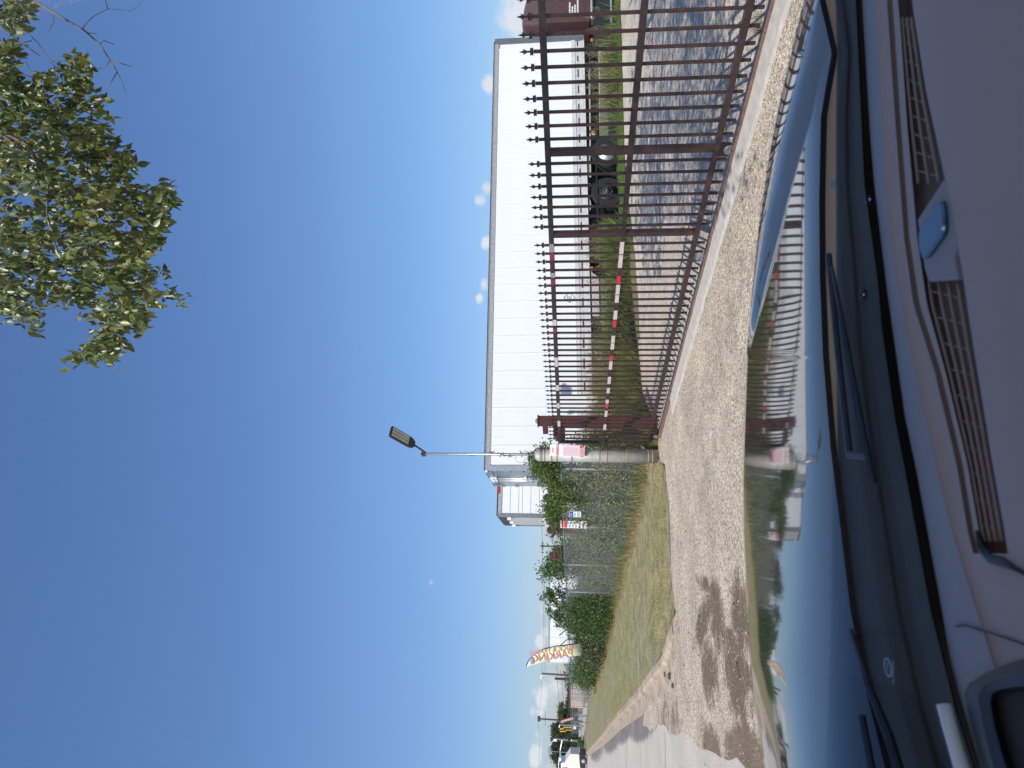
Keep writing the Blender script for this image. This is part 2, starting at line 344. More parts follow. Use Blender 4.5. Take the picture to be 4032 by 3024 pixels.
road_m = aggregate('worn_concrete_road', (.56, .505, .43), (.44, .395, .33), (.64, .58, .50), 60, bumps=.15, big=.12,
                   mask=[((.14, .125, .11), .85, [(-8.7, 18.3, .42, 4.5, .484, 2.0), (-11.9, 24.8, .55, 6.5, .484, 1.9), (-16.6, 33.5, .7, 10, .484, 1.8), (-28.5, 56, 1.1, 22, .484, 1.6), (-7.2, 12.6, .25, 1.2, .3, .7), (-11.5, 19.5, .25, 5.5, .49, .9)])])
edge_px = [(2583, 1800), (2600, 1815), (2617, 1836), (2633, 1980), (2638, 2050), (2644, 2285), (2660, 2402), (2648, 2461), (2626, 2590), (2591, 2637), (2526, 2725), (2450, 2802), (2380, 2890), (2330, 2943), (2295, 2982)]
edge = [G(*p).xy for p in edge_px]
fence_px = [(2583, 1800), (2574, 1810), (2545, 1900), (2505, 2040), (2480, 2133), (2452, 2233), (2432, 2350), (2410, 2474), (2364, 2623), (2326, 2754), (2310, 2890), (2290, 2950), (2285, 2975)]
fenceg = [G(*p).xy for p in fence_px]
# driveway, road, yard
joinp = [G(2760, 2960).xy, G(2690, 2885).xy, G(2650, 2895).xy, G(2600, 2850).xy, G(2560, 2880).xy, G(2530, 2850).xy]
drv = [along(-9, .02).xy, along(9.0, .02).xy, along(9.4, .02).xy] + edge[1:11] + [Vector((-7.2, 16.6))] + joinp[::-1] + [Vector((-3.9, 7.6)), Vector((-3.4, 5.2)), Vector((-1.5, 0)), Vector((2, -9)), Vector((12, -9))]
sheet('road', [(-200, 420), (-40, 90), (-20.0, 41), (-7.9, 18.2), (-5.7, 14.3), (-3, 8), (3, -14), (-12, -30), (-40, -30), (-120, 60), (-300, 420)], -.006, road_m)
sheet('driveway', jag([tuple(p) for p in drv], .05, .4), 0.0, drive_m)
yardp = [along(-12, .02).xy, along(9.6, .02).xy, Vector((-4.5, 19.5)), Vector((-8, 30)), Vector((-24, 62)), Vector((30, 75)), Vector((45, 20)), Vector((16, -8))]
sheet('yard', [tuple(p) for p in yardp], -.002, yard_m)
# verge between driveway/curb and fence: lofted earth sheet with grass
def resample(P, n):
    P = [Vector((p.x, p.y)) for p in P]; d = [0]
    for a, b in zip(P, P[1:]): d.append(d[-1] + (b - a).length)
    out = []
    for k in range(n):
        t = (k / (n - 1)) ** 1.8 * d[-1]; i = max(j for j in range(len(d)) if d[j] <= t + 1e-9); i = min(i, len(P) - 2); out.append(P[i].lerp(P[i + 1], (t - d[i]) / (d[i + 1] - d[i] + 1e-9)))
    return out
ea = resample(edge, 90); fa = resample(fenceg, 90)
vm = mat('mown_verge_soil', (.19, .19, .08), .95, var=.45, vscale=3.5, col2=(.36, .30, .165), bump=.5, bscale=40)
mb = MB(); rows = 7
def curbz(p): return .0 if p.x > -4.2 else min(.13, (-4.2 - p.x) * .13)
def rut(j, i): return .012 * math.sin(j * 1.7 + i * .31) if 0 < j < rows - 1 else 0
for i, (a, b) in enumerate(zip(ea, fa)):
    for j in range(rows):
        t = j / (rows - 1); p = a.lerp(b, t); z = curbz(a) * (1 - t) + .10 * math.sin(t * math.pi / 2) + .004 + rut(j, i); mb.v.append((p.x, p.y, z))
for i in range(89):
    for j in range(rows - 1): q = i * rows + j; mb.f.append((q, q + 1, q + rows + 1, q + rows))
vo = mb.obj('verge', vm, smooth=True); vo['kind'] = 'structure'
# land behind the fence: same yard base, a low dirt bank under the fence
bank = MB(); rr = random.Random(5); fb = resample(fenceg, 140)
for i, p in enumerate(fb):
    q = p + Vector((.83, .5)) * .9
    for t, z in ((-.15, .06), (.12, .17 + rr.uniform(-.04, .05)), (.45, .21 + rr.uniform(-.05, .05)), (1, .02)):
        w = p.lerp(q, t); bank.v.append((w.x + rr.uniform(-.04, .04), w.y, z))
for i in range(139):
    for j in range(3): k = i * 4 + j; bank.f.append((k, k + 1, k + 5, k + 4))
bo = bank.obj('dirt_bank', mat('pale_dry_dirt', (.30, .21, .14), .95, var=.3, vscale=5, col2=(.20, .15, .10), bump=.6, bscale=25), smooth=True); bo['kind'] = 'structure'

# concrete strip along the gate, rusty angle-iron track
csm = mat('worn_concrete_strip', (.46, .42, .36), .9, var=.16, vscale=9, bump=.4, bscale=80)
mb = MB(); rr = random.Random(2); n = 60
for i in range(n + 1):
    s = -8 + 15.2 * i / n
    for o, z in ((-.12 , .0), (-.12, .03), (-.38 - rr.uniform(0, .03), .022), (-.44 - rr.uniform(0, .05), -.01)):
        mb.v.append(tuple(along(s, o + (.008 * math.sin(s * 5)), z)))
for i in range(n):
    for j in range(3): k = i * 4 + j; mb.f.append((k, k + 1, k + 5, k + 4))
o = mb.obj('concrete_strip', csm); o['kind'] = 'structure'
tr = thing('gate_track', 'rusty steel angle track lying on the concrete under the sliding gate', 'track', along(0, -.06))
mb = MB()
for k in range(12):
    a = -6 + k * 1.25; pts = []
    for s in (a, a + 1.245): 
        for o, z in ((-.055, .004), (0, .045), (.055, .004)): pts.append(along(s, -.06 + o, z) - tr.location)
    mb.add(pts, [(0, 1, 4, 3), (1, 2, 5, 4)])
mb.obj('track_rail', mat('rusty_track', (.16, .085, .05), .8, var=.4, vscale=12, bump=.3), tr, fix=False)

# curb with its return
curb_pts = [Vector(p) for p in edge[7:]]
def offs(P, d):
    out = []
    for i in range(len(P)):
        a = P[max(0, i - 1)]; b = P[min(len(P) - 1, i + 1)]; t = (b - a).normalized(); nrm = Vector((-t.y, t.x)); out.append(P[i] + nrm * d)
    return out
cp = resample(curb_pts, 60)
prof = [(-.02, .10), (0, .135), (-.14, .14), (-.19, .10), (-.21, .03), (-.52, -.002)]
def side(d): return offs(cp, d)
sgn = 1 if (side(1)[3] - G(2700, 2700).xy).length < (side(-1)[3] - G(2700, 2700).xy).length else -1
cu = thing('curb', 'tan concrete curb and gutter curving from the driveway into the street', 'curb', (cp[0].x, cp[0].y, 0))
cmat = mat('stained_curb_concrete', (.36, .25, .155), .85, var=.35, vscale=3, bump=.4, bscale=50, col2=(.50, .41, .30))
for seg in range(12):
    i0, i1 = seg * 5, min(59, seg * 5 + 5)
    if i1 <= i0: break
    mb = MB(); cols = [side(-d * sgn) for d, _ in prof]
    for i in range(i0, i1 + 1):
        for (d, z), c in zip(prof, cols):
            zz = z * min(1, .12 + i / 7) if z > 0 else z; jitter = .004 if i == i0 or i == i1 else 0
            mb.v.append((c[i].x - cp[0].x, c[i].y - cp[0].y, zz - jitter))
    m = len(prof)
    for i in range(i1 - i0):
        for j in range(m - 1): k = i * m + j; mb.f.append((k, k + 1, k + m + 1, k + m))
    mb.obj('curb_section', cmat, cu, smooth=False)
jm = mat('joint_filler', (.10, .085, .07), .9)
for k_, (x_, y0_, y1_) in enumerate(((2618, 2885, 3100), (2520, 2890, 3100), (2465, 2880, 3100), (2420, 2890, 3100), (2385, 2905, 3100))):
    a = G(x_, y0_).xy; b = G(x_ + 2, y1_).xy; w_ = .012
    o = sheet('road_joint', [(a.x, a.y - w_), (b.x, b.y - w_), (b.x, b.y + w_), (a.x, a.y + w_)], -.001, jm)
tw = MB(); c_ = G(2912, 2640); tw.tube([G(2905, 2605) + Vector((0, 0, .012)), c_ + Vector((.02, 0, .02)), G(2918, 2672) + Vector((0, 0, .008))], [.005, .005, .003], 5).tube([c_ + Vector((.02, 0, .02)), c_ + Vector((.08, .03, .015))], [.004, .002], 5)
tag(tw.obj('dry_twig', mat('dark_twig_bark', (.06, .045, .035), .9)), 'bent dark twig lying on the driveway close to the car bonnet below the mud stain', 'twig')
for i_, (x_, y_, sz, lb) in enumerate(((2640, 2662, .07, 'dark broken concrete lump below the curb end, nearest the driveway stain'), (2623, 2655, .06, 'dark lump lying in the gutter just beside the curb'), (2652, 2700, .05, 'small dark stone left of the curb end on the apron'))):
    q_ = MB().lathe([(.2, -.3), (.9, -.1), (1.0, .2), (.6, .6), (.1, .75)], n=7); q_.v = [(v[0] * sz * (1 + .25 * math.sin(i * 3.1)), v[1] * sz * .8, v[2] * sz * .8 + .01) for i, v in enumerate(q_.v)]
    tag(q_.obj('concrete_lump', mat('dark_broken_concrete', (.07, .06, .055), .95, var=.3), loc=G(x_, y_)), lb, 'rock', 'dark lumps by the curb')
# loose stones on the driveway
st = np.array([(1, 0, 0), (-.8, .2, 0), (0, .9, .1), (0, -.8, 0), (.1, 0, .6), (0, 0, -.4)], float); stf = [(0, 2, 4), (2, 1, 4), (1, 3, 4), (3, 0, 4)]
P = rand_in([(3.2, 3.4), (-1.6, 13.5), (-5.3, 13.2), (-4.6, 7.0), (-1, 3), (1, 2)], 14000, near=4)
o = scatter('loose_stones', st, stf, np.c_[P, np.full(len(P), .003)], rand_rot(len(P), .4), RNG.uniform(.003, .008, len(P)), mat('pale_stones', (.5, .45, .38), .85, island=.45)); o['kind'] = 'stuff'
P = np.concatenate([rand_in([tuple(along(-3, .1).xy), tuple(along(9, .1).xy), (-.5, 17), (4, 21), (12, 22), (9, 8)], 9000, near=9)])
o = scatter('yard_stones', st, stf, np.c_[P, np.full(len(P), .002)], rand_rot(len(P), .4), RNG.uniform(.006, .015, len(P)), MATS['pale_stones']); o['kind'] = 'stuff'
P = rand_in([(-1, 13), (-5, 12.4), (-5, 9), (0, 8), (3, 5), (2, 4), (-3, 7)], 160)
o = scatter('fallen_leaves', LEAF, LEAFF, np.c_[P, np.full(len(P), .006)], rand_rot(len(P), .35), RNG.uniform(.02, .045, len(P)), mat('dry_brown_leaves', (.07, .045, .025), .9, island=.4)); o['kind'] = 'stuff'

# ------------------------------------------------------------------ sliding gate
gate_rz = math.atan2(DIRS.y, DIRS.x)          # local x runs along the gate, local -y is the yard side, +y the drive side
gt = thing('sliding_gate', 'long rusty brown steel picket gate with spear points across the driveway', 'gate', along(0), gate_rz)
picket = MB(); picket.box((0, 0, 1.065), (.0245, .0245, 1.99)); pm = picket.mesh('picket', rust)
fin = MB(); fin.box((0, 0, 2.078), (.044, .044, .028)).box((0, 0, 2.066), (.05, .05, .006)).box((0, 0, 2.090), (.05, .05, .006))
fin.lathe([(.010, 2.092), (.009, 2.118), (.007, 2.135), (.013, 2.148), (.010, 2.165), (.001, 2.195)], n=8)
for sx in (-1, 1): fin.prism([(0, -.006, 2.120), (sx * .012, -.006, 2.128), (sx * .028, -.006, 2.158), (sx * .016, -.006, 2.146), (0, -.006, 2.142)], (0, .012, 0))
fm = fin.mesh('finial', rust)
s = -1.33; k = 0
skip = [1.63, 2.975]
while s < 9.3:
    if not any(abs(s - q) < .05 for q in skip):
        o = link('picket', pm, gt, (s, 0, 0)); o.rotation_euler = (R(rr.uniform(-.15, .15)), R(rr.uniform(-.12, .12)), 0); f = link('finial', fm, o)
    s += .1735
for nm, z, x0, x1, y in (('top_rail', 1.968, -1.6, 9.42, .003), ('middle_rail', 1.09, -1.6, 9.42, .003), ('bottom_rail', .20, -1.6, 9.42, .003)):
    MB().bbox((x0, y - .034, z - .031), (x1, y + .034, z + .031)).obj(nm, rustdark if nm == 'top_rail' else rust, gt, bevel=.003)
for s in skip: MB().bbox((s - .04, -.03, .22), (s + .04, .03, 1.94)).obj('upright', rust, gt, bevel=.004)
MB().bbox((9.40, -.03, .17), (9.46, .03, 2.0)).obj('upright', rust, gt, bevel=.004)
# tape on the rails
def tape(z, s0, s1, m): MB().bbox((s0, .036, z - .026), (s1, .0395, z + .026)).obj('reflective_tape', m, gt)
for z, lst in ((1.09, [(3.1, 3.34, 'w'), (3.36, 3.62, 'w'), (3.80, 3.97, 'r'), (4.0, 4.22, 'w'), (4.24, 4.42, 'w'), (4.62, 4.85, 'w'), (4.88, 5.06, 'r'), (5.3, 5.5, 'w'), (5.52, 5.7, 'w'), (5.9, 6.05, 'r'), (6.08, 6.35, 'w'), (6.6, 6.85, 'w'), (7.0, 7.2, 'w'), (7.45, 7.6, 'w'), (7.62, 7.78, 'r'), (7.9, 8.15, 'w'), (8.5, 8.75, 'w')]),
               (1.968, [(3.12, 3.28, 'd'), (3.30, 3.45, 'r'), (3.72, 3.82, 'd'), (3.86, 3.98, 'r'), (4.85, 5.0, 'w'), (5.08, 5.2, 'r'), (5.95, 6.25, 'w'), (6.9, 7.1, 'w'), (7.6, 7.8, 'w'), (8.35, 8.6, 'w')])):
    for a, b, c in lst: tape(z, a, b, {'w': whitetape, 'r': redbright if z < 1.5 else mat('faded_red_tape', (.22, .03, .035), .5), 'd': mat('scuffed_tape', (.3, .3, .32), .6, var=.5, vscale=60)}[c])
for i, s in enumerate((1.66, 3.46, 9.1)):
    br = MB().bbox((s - .09, -.012, .055), (s + .09, .012, .17)); 
    b = br.obj('wheel_bracket', rust if i != 1 else mat('dull_grey_plate', (.35, .32, .30), .6, var=.2), gt)
    MB().lathe([(.055, -.012), (.06, -.008), (.045, 0), (.06, .008), (.055, .012)], (s - .02, .03, .062), 'y', 20).obj('wheel', galvd, b)
    MB().lathe([(.014, 0), (.014, .03), (.008, .034)], (s - .02, .03, .062), 'y', 8).obj('axle_bolt', galv, b)
# ------------------------------------------------------------------ posts by the gate
bp = G(2592, 1797); bp.z = 0
gp = thing('round_gate_post', 'thick round grey weathered pipe post with raised rings and domed cap at the gate end', 'post', bp)
pm_ = mat('stained_galvanised_pipe', (.50, .46, .39), .6, .25, var=.3, vscale=4, col2=(.46, .48, .48), stretch=(1, 1, 2.5))
MB().lathe([(.138, -.05), (.118, 2.34)], n=28).obj('pipe', pm_, gp, smooth=True)
ringm = mat('rust_stained_band', (.30, .22, .13), .7, .2, var=.3)
rg = MB().lathe([(.151, -.014), (.158, -.008), (.158, .008), (.151, .014)], n=28).mesh('band', ringm, smooth=True)
for z in (.12, .2, .62, 1.02, 1.17, 1.72, 2.02, 2.13, 2.27, 2.33):
    o = link('band', rg, gp, (0, 0, z)); q_ = (.138 - .02 * z / 2.34) / .15; o.scale = (q_, q_, 1)
MB().lathe([(.122, 2.33), (.122, 2.37), (.112, 2.42), (.075, 2.465), (.0, 2.48)], n=24).obj('cap', pm_, gp, smooth=True)
MB().bbox((.05, -.17, 1.93), (.19, -.03, 2.06)).obj('guide_bracket', rustdark, gp)
# red and white warning sign on the post
def sign_board(name, label, loc, rz, w, h, parts, rot_extra=0, t=.004, back=whitep):
    """flat board: local x right, local z up, faces -y"""
    th = thing(name, label, 'sign', loc, 0, rot=(0, R(rot_extra), rz))
    MB().bbox((-w / 2, 0, -h / 2), (w / 2, t, h / 2)).obj('board', back, th, bevel=.001)
    for i, (nm, x0, x1, z0, z1, m) in enumerate(parts): MB().bbox((x0 * w / 2, -.0015 - .0003 * i % .001, z0 * h / 2), (x1 * w / 2, .001, z1 * h / 2)).obj(nm, m, th)
    return th
def sign_text(th, txt, size, x, z, m, rot=0):
    return text_mesh(txt, size, m=m, parent=th, mw=frame_mat((x, -.0042, z), (1, 0, 0), (0, 0, 1)), name='lettering')
def scribble(th, x0, x1, z0, z1, rows, m, seed=1, name='small_print', hh=.45):
    r = random.Random(seed); mb = MB(); dz = (z1 - z0) / rows
    for i in range(rows):
        x = x0; z = z1 - dz * (i + .5); end = x1 - r.uniform(0, .2) * (x1 - x0)
        while x < end:
            w = r.uniform(.5, 1.6) * dz; w = min(w, end - x); mb.bbox((x, -.0035, z - dz * hh / 2), (x + w, -.001, z + dz * hh / 2)); x += w + dz * .35
    return mb.obj(name, m, th)
pink = mat('faded_pink_print', (.62, .38, .42), .5, var=.1); signred = mat('sign_red', (.55, .03, .05), .45); palepink = mat('pale_pink_field', (.74, .60, .65), .5); ink = mat('black_ink', (.03, .03, .035), .5); navy = mat('sign_blue', (.03, .08, .25), .45)
c = point_at(2234, 1774, bp.y - .17)
hd = math.atan2(c.x, c.y)
sw = sign_board('warning_sign', 'tall faded red and white notice hung on the round gate post', (c.x, c.y - .02, 1.815), R(-3), .225, .69, [
    ('red_band', -.98, .98, .47, .64, pink), ('print_field', -.96, .96, -.68, .25, palepink), ('red_footer', -.98, .98, -.97, -.72, signred)], rot_extra=2)
ry = MB(); w2 = .1125
for (a, b) in (((-.62, .70), (.42, .94)),):
    for p, q in (((-.62, .70), (.42, .70)), ((.42, .70), (.42, .95)), ((.42, .95), (-.62, .95)), ((-.62, .95), (-.62, .70))):
        p3 = Vector((p[0] * w2, -.0025, p[1] * .345)); q3 = Vector((q[0] * w2, -.0025, q[1] * .345)); ry.tube([p3, q3], .0012, 4)
ry.obj('picture_frame', ink, sw)
fg = MB()      # two small dark red figures of the pictogram
for cx, flip in ((-.28, 1), (.16, -1)):
    for (dx, dz, w, h) in ((0, .055, .10, .03), (-.10 * flip, .02, .07, .03), (.12 * flip, .03, .12, .02), (.04 * flip, -.03, .16, .022), (-.02, .0, .08, .05)):
        x = (cx + dx) * w2; z = (.82 + dz) * .345; fg.bbox((x - w * w2 / 1.4, -.003, z - h * .345 / 2), (x + w * w2 / 1.4, -.001, z + h * .345 / 2))
fg.obj('pictogram', signred, sw)
scribble(sw, -.085, .09, .168, .215, 1, signred, 4, hh=.55); scribble(sw, -.1, .1, -.23, .08, 19, mat('faded_red_ink', (.60, .36, .42), .5), 5); scribble(sw, -.1, .1, -.33, -.255, 3, whitep, 6)
# brown frame behind the gate
b0 = G(2588, 1660); d0 = (b0.xy.length)
fr = thing('gate_guide_frame', 'square red brown steel post with crossbar and roller box behind the gate', 'post', (b0.x, b0.y, 0), gate_rz)
MB().bbox((-.085, -.085, -.05), (.085, .085, 2.40)).obj('post', rustred, fr, bevel=.006)
MB().bbox((-.10, -.10, 2.40), (.10, .10, 2.425)).obj('cap', rustred, fr); MB().lathe([(.02, 2.425), (.05, 2.43), (.045, 2.46), (.0, 2.475)], n=12).obj('cap_bolt', galvd, fr)
L2 = (Vector((bp.x, bp.y)) - b0.xy).length - .16
MB().bbox((.086, -.05, 2.22), (L2, .05, 2.33)).obj('crossbar', rustred, fr, bevel=.004)
rb = MB().bbox((.10, .10, 1.86), (.30, .32, 2.06)).obj('roller_box', rustred, fr)
MB().lathe([(.05, 1.88), (.05, 2.04)], (.36, .16, 0), n=14).obj('roller', rustdark, fr)
MB().bbox((.02, .087, 2.06), (.12, .30, 2.09)).obj('arm', rustred, fr)

# ------------------------------------------------------------------ chain link fence
FA = Vector((-1.50, 15.30)); FB = Vector((-10.85, 31.5)); FD = (FB - FA).normalized(); FN = Vector((FD.y, -FD.x))
if FN.y < 0: FN = -FN
fz = lambda s: 2.0 - .004 * s
def fpt(s, off=0, z=0):
    if s <= 18.7: p = FA + FD * s
    else:
        pts = [FB, Vector((-17.8, 45.0)), Vector((-30.5, 69)), Vector((-44.5, 90))]; q = s - 18.7; p = pts[-1]
        for a, b in zip(pts, pts[1:]):
            l = (b - a).length
            if q <= l: p = a.lerp(b, q / l); break
            q -= l
    p = p + FN * off; return Vector((p.x, p.y, z))
cf = thing('chain_link_fence', 'grey chain link fence along the grass verge left of the gate', 'fence', fpt(0))
o0 = fpt(0)
for s in (.9, 4.9, 8.6, 12.1, 15.4, 18.7, 22, 25.3, 28.6, 32, 35.4, 38.8, 42.2, 46, 50, 55, 60, 65, 70, 75):
    p = fpt(s, .04) - o0; MB().tube([(p.x, p.y, -.05), (p.x, p.y, fz(s) + .02)], .03, 10).lathe([(.034, fz(s)), (.034, fz(s) + .03), (.01, fz(s) + .06)], (p.x, p.y, 0), n=10).obj('post', galvd, cf, smooth=True)
ss = [0, 4, 8, 12, 15, 18.7, 26, 34, 46, 60, 84]
for a, b in zip(ss, ss[1:]):
    p, q = fpt(a, .035) - o0, fpt(b, .035) - o0; MB().tube([(p.x, p.y, fz(a) - .03), (q.x, q.y, fz(b) - .03)], .021, 8, False).obj('top_rail', galvd, cf, smooth=True)
mb = MB(); cell = .082; H = 1.93
def wire(p, q, r):
    d = (q - p).normalized(); u = Vector((FN.x, FN.y, 0)); w = d.cross(u); k = len(mb.v)
    for e in (p, q):
        for j in range(3):
            a = 2.094 * j; mb.v.append(tuple(e + (u * math.cos(a) + w * math.sin(a)) * r))
    for j in range(3): mb.f.append((k + j, k + (j + 1) % 3, k + 3 + (j + 1) % 3, k + 3 + j))
s = -H
while s < 84:
    c_ = cell if s < 20 else (cell * 2 if s < 40 else cell * 5)
    for dr in (1, -1):
        a, b = (s, s + H) if dr == 1 else (s + H, s); z0, z1 = .05, .05 + H
        if s < 0:
            if dr == 1: z0 = .05 + (0 - s); a = 0
            else: b = 0; z1 = .05 + (s + H)
        if min(a, b) < -.001: s_ = 0
        if a > 84 or b > 84: continue
        r = .0021 if s < 20 else (.0028 if s < 40 else .006)
        wire(fpt(a, 0, z0) - o0, fpt(b, 0, z1) - o0, r)
    s += c_
mo = mb.obj('mesh_fabric', mat('dull_zinc_wire', (.42, .44, .44), .5, .15), cf, fix=False); mo['kind'] = 'stuff'
for z in (2.06, 2.16, 2.26):
    mb = MB(); mb.tube([fpt(s, -.05 - (z - 2) * .6, z) - o0 for s in (4, 8, 12, 16, 18.7, 30, 42)], .004, 4); mb.obj('barbed_wire', galvd, cf)
for s in (4.9, 8.6, 12.1, 15.4, 18.7, 22, 25.3): 
    p = fpt(s, .03) - o0; q = fpt(s, -.26) - o0; MB().tube([(p.x, p.y, 1.98), (q.x, q.y, 2.3)], .022, 6).obj('outrigger_arm', rustdark, cf)
# red-brown frames standing behind the fence
for i, (s, lab) in enumerate(((3.55, 'red brown pipe frame behind the fence just right of the notice sign'), (6.15, 'red brown pipe frame behind the fence, middle one of the three'), (8.85, 'red brown pipe frame behind the fence nearest the leafy bush'))):
    p = fpt(s, .35); t = thing('pipe_frame', lab, 'frame', (p.x, p.y, 0), math.atan2(FD.y, FD.x), 'brown pipe frames behind the chain link fence')
    MB().bbox((-.08, -.08, -.05), (.08, .08, 2.42)).obj('post', rustred, t, bevel=.005); MB().lathe([(.08, 2.42), (.05, 2.46), (0, 2.475)], n=10).obj('cap', rustred, t)
    MB().bbox((-.72, -.045, 2.24), (-.081, .045, 2.33)).obj('crossbar', rustred, t); MB().bbox((-.81, -.045, 1.9), (-.722, .045, 2.33)).obj('hanger', rustred, t)
# signs on the fence
p = fpt(4.3, -.10); rzf = math.atan2(FD.y, FD.x) + math.pi
ns = sign_board('notice_sign', 'narrow white sign with red NOTICE header on the chain link fence', (p.x, p.y, 1.68), R(-8), .20, .70, [('red_header', -.9, .9, .50, .93, signred)])
sign_text(ns, 'NOTICE', .052, 0, .275 - .02, whitep)
scribble(ns, -.08, .0, .08, .13, 2, ink, 2); scribble(ns, -.085, .0, -.0, .05, 2, ink, 3); scribble(ns, -.085, .0, -.09, -.03, 2, ink, 4); scribble(ns, -.08, .0, -.17, -.13, 1, ink, 9); scribble(ns, -.085, .03, -.29, -.22, 2, ink, 7)
MB().prism([(.035, -.003, .12), (.045, -.003, .12), (.052, -.003, 0), (.06, -.003, -.05), (.05, -.003, -.12), (.045, -.003, -.2), (.035, -.003, -.2), (.035, -.003, -.06), (.022, -.003, -.02), (.03, -.003, .06)], (0, .002, 0)).obj('pictogram', ink, ns)
MB().bbox((-.09, -.003, -.335), (.09, -.001, -.325)).obj('red_line', signred, ns)
p = fpt(3.56, -.08)
bs = sign_board('blue_sign', 'small white sign with dark blue header, right of the taller notice sign', (p.x, p.y, 1.645), R(-8), .15, .30, [('blue_header', -.92, .92, .30, .94, navy)])
MB().lathe([(.03, 0), (.03, .002)], (0, -.0045, .10), 'y', 14).obj('emblem', mat('pale_blue_print', (.25, .38, .6), .5), bs)
scribble(bs, -.06, .05, -.02, .03, 2, ink, 12); scribble(bs, -.06, .06, -.13, -.04, 3, ink, 14)

# ------------------------------------------------------------------ yard light
lp = Vector((-1.62, 16.4)); 
ll = thing('light_pole', 'thin galvanised pole with black slab LED lamp tilted upward, vines round its foot', 'lamp', (lp.x, lp.y, 0))
ztop = point_at(1672, 1787, lp.y).z
dxp = point_at(1672, 1787, lp.y).x - lp.x
MB().tube([(0, 0, 0), (dxp, 0, ztop)], .03, 12).obj('pole', galv, ll, smooth=True)
br = MB().box((dxp, 0, ztop + .02), (.12, .07, .09)).box((dxp, 0, ztop + .06), (.05, .1, .05)); br.obj('clamp', darkst, ll, bevel=.006)
h0 = point_at(1672, 1780, lp.y); h1 = point_at(1632, 1752, lp.y) ; h2 = point_at(1550, 1695, lp.y)
ax = (h2 - h1); ax.y += -.30; ax.normalize()
MB().tube([h0 - Vector((lp.x, lp.y, 0)), h1 + ax * .03 - Vector((lp.x, lp.y, 0))], .022, 10).obj('arm', darkst, ll)
wv = Vector((-.62, -.55, -.15)); wv = (wv - ax * wv.dot(ax)).normalized(); nv = ax.cross(wv)
# the lamp's underside looks towards the camera
if nv.y > 0: nv = -nv; 
wv = nv.cross(ax).normalized()
mw = Matrix((ax, wv, nv)).transposed().to_4x4(); mw.translation = h1 - Vector((lp.x, lp.y, 0))
hd_ = MB().prism([(0, -.07, -.02), (.05, -.13, -.02), (.14, -.16, -.02), (.66, -.165, -.02), (.68, -.14, -.02), (.68, .14, -.02), (.66, .165, -.02), (.14, .16, -.02), (.05, .13, -.02), (0, .07, -.02)], (0, 0, .05)).obj('lamp_head', darkst, ll, bevel=.005)
hd_.matrix_local = mw
for fx in range(12): f = MB().bbox((.16 + fx * .04, -.14, -.05), (.165 + fx * .04, .14, -.021)).obj('cooling_fin', darkst, hd_)
le = mat('led_lens_array', (.7, .66, .56), .2, spec=.8, var=.15)
for r_ in range(3):
    for c_ in range(11): MB().bbox((.18 + c_ * .042, -.135 + r_ * .095, .031), (.214 + c_ * .042, -.06 + r_ * .095, .036)).obj('led_lens', le, hd_)

# ------------------------------------------------------------------ semitrailer
TL = 14.25
def to_frame(a, b):      # rotation so that local x runs a->b
    d = (Vector(b) - Vector(a)); L_ = d.length; x = d / L_; y = Vector((-x.y, x.x, 0)).normalized(); z = x.cross(y); m = Matrix((x, y, z)).transposed().to_4x4(); m.translation = Vector(a); return m, L_
ma, TL = to_frame((-2.26, 19.0, 1.135), (11.30, 23.3, 1.345))
tl = thing('semitrailer', 'long white box semitrailer with grey rails parked behind the gate', 'trailer', (0, 0, 0)); tl.matrix_world = ma
HT = 2.95; WD = 2.6
npan = 26; pw = (TL - .42) / npan; zb = .42; zt = HT - .17
pms = []
for v in range(3):
    b = MB(); d = .004 * v
    b.bbox((0, 0, zb), (pw - .006, .02, zt)); b.bbox((pw - .03, -.004, zb), (pw - .012, 0, zt))
    pms.append(b.mesh('side_panel', white))
for i in range(npan): link('side_panel', pms[i % 3], tl, (.14 + i * pw, [-.001, .001, 0][i % 3], 0))
MB().bbox((.02, .021, .02), (TL - .02, WD, HT - .03)).obj('inner_wall', whitep, tl)
br = MB(); br.bbox((.12, -.02, .02), (TL - .1, .02, .12)).bbox((.12, -.03, 0), (TL - .1, .02, .022)).bbox((.12, -.012, .12), (TL - .1, .02, .30)).bbox((.12, -.026, .30), (TL - .1, .02, .325)).bbox((.12, -.014, .325), (TL - .1, .02, .415))
brl = br.obj('bottom_rail', mat('pale_bottom_rail', (.62, .63, .62), .5, .1, var=.18, vscale=16), tl)
rv = MB()
for i in range(180): 
    x = .2 + i * (TL - .4) / 180; rv.box((x, -.021, .05), (.012, .006, .012))
rv.obj('rivets', galv, brl)
for i in range(23):
    x = .35 + i * .615; MB().bbox((x, -.0165, .19), (x + (.3 if i % 3 else .22), -.0125, .235)).obj('reflective_tape', redtape, tl)
    MB().bbox((x + .31, -.0165, .19), (x + .55, -.0125, .235)).obj('reflective_tape', mat('silver_reflective_tape', (.5, .52, .53), .3), tl)
MB().bbox((.1, -.012, HT - .168), (TL - .1, .02, HT - .03)).bbox((.1, -.02, HT - .045), (TL - .1, .02, HT - .03)).obj('top_rail', aludull, tl)
MB().bbox((-.02, -.022, HT - .028), (TL, WD + .02, HT)).obj('roof', mat('dark_roof_edge', (.06, .065, .07), .5), tl)
fp = MB().bbox((TL - .1, -.015, .3), (TL + .12, .1, HT - .03)); fp.bbox((TL - .14, -.02, 0), (TL + .12, .1, .3))
fpo = fp.obj('front_corner_post', mat('grey_corner_steel', (.16, .18, .19), .5, .3, var=.15), tl)
mb = MB()
for i in range(46): mb.box((TL + .125, .02, .4 + i * .054), (.014, .03, .02))
mb.obj('rivets', galvd, fpo)
MB().bbox((TL + .1, .08, .05), (TL + .14, WD - .08, HT - .05)).obj('front_wall', whitep, tl)
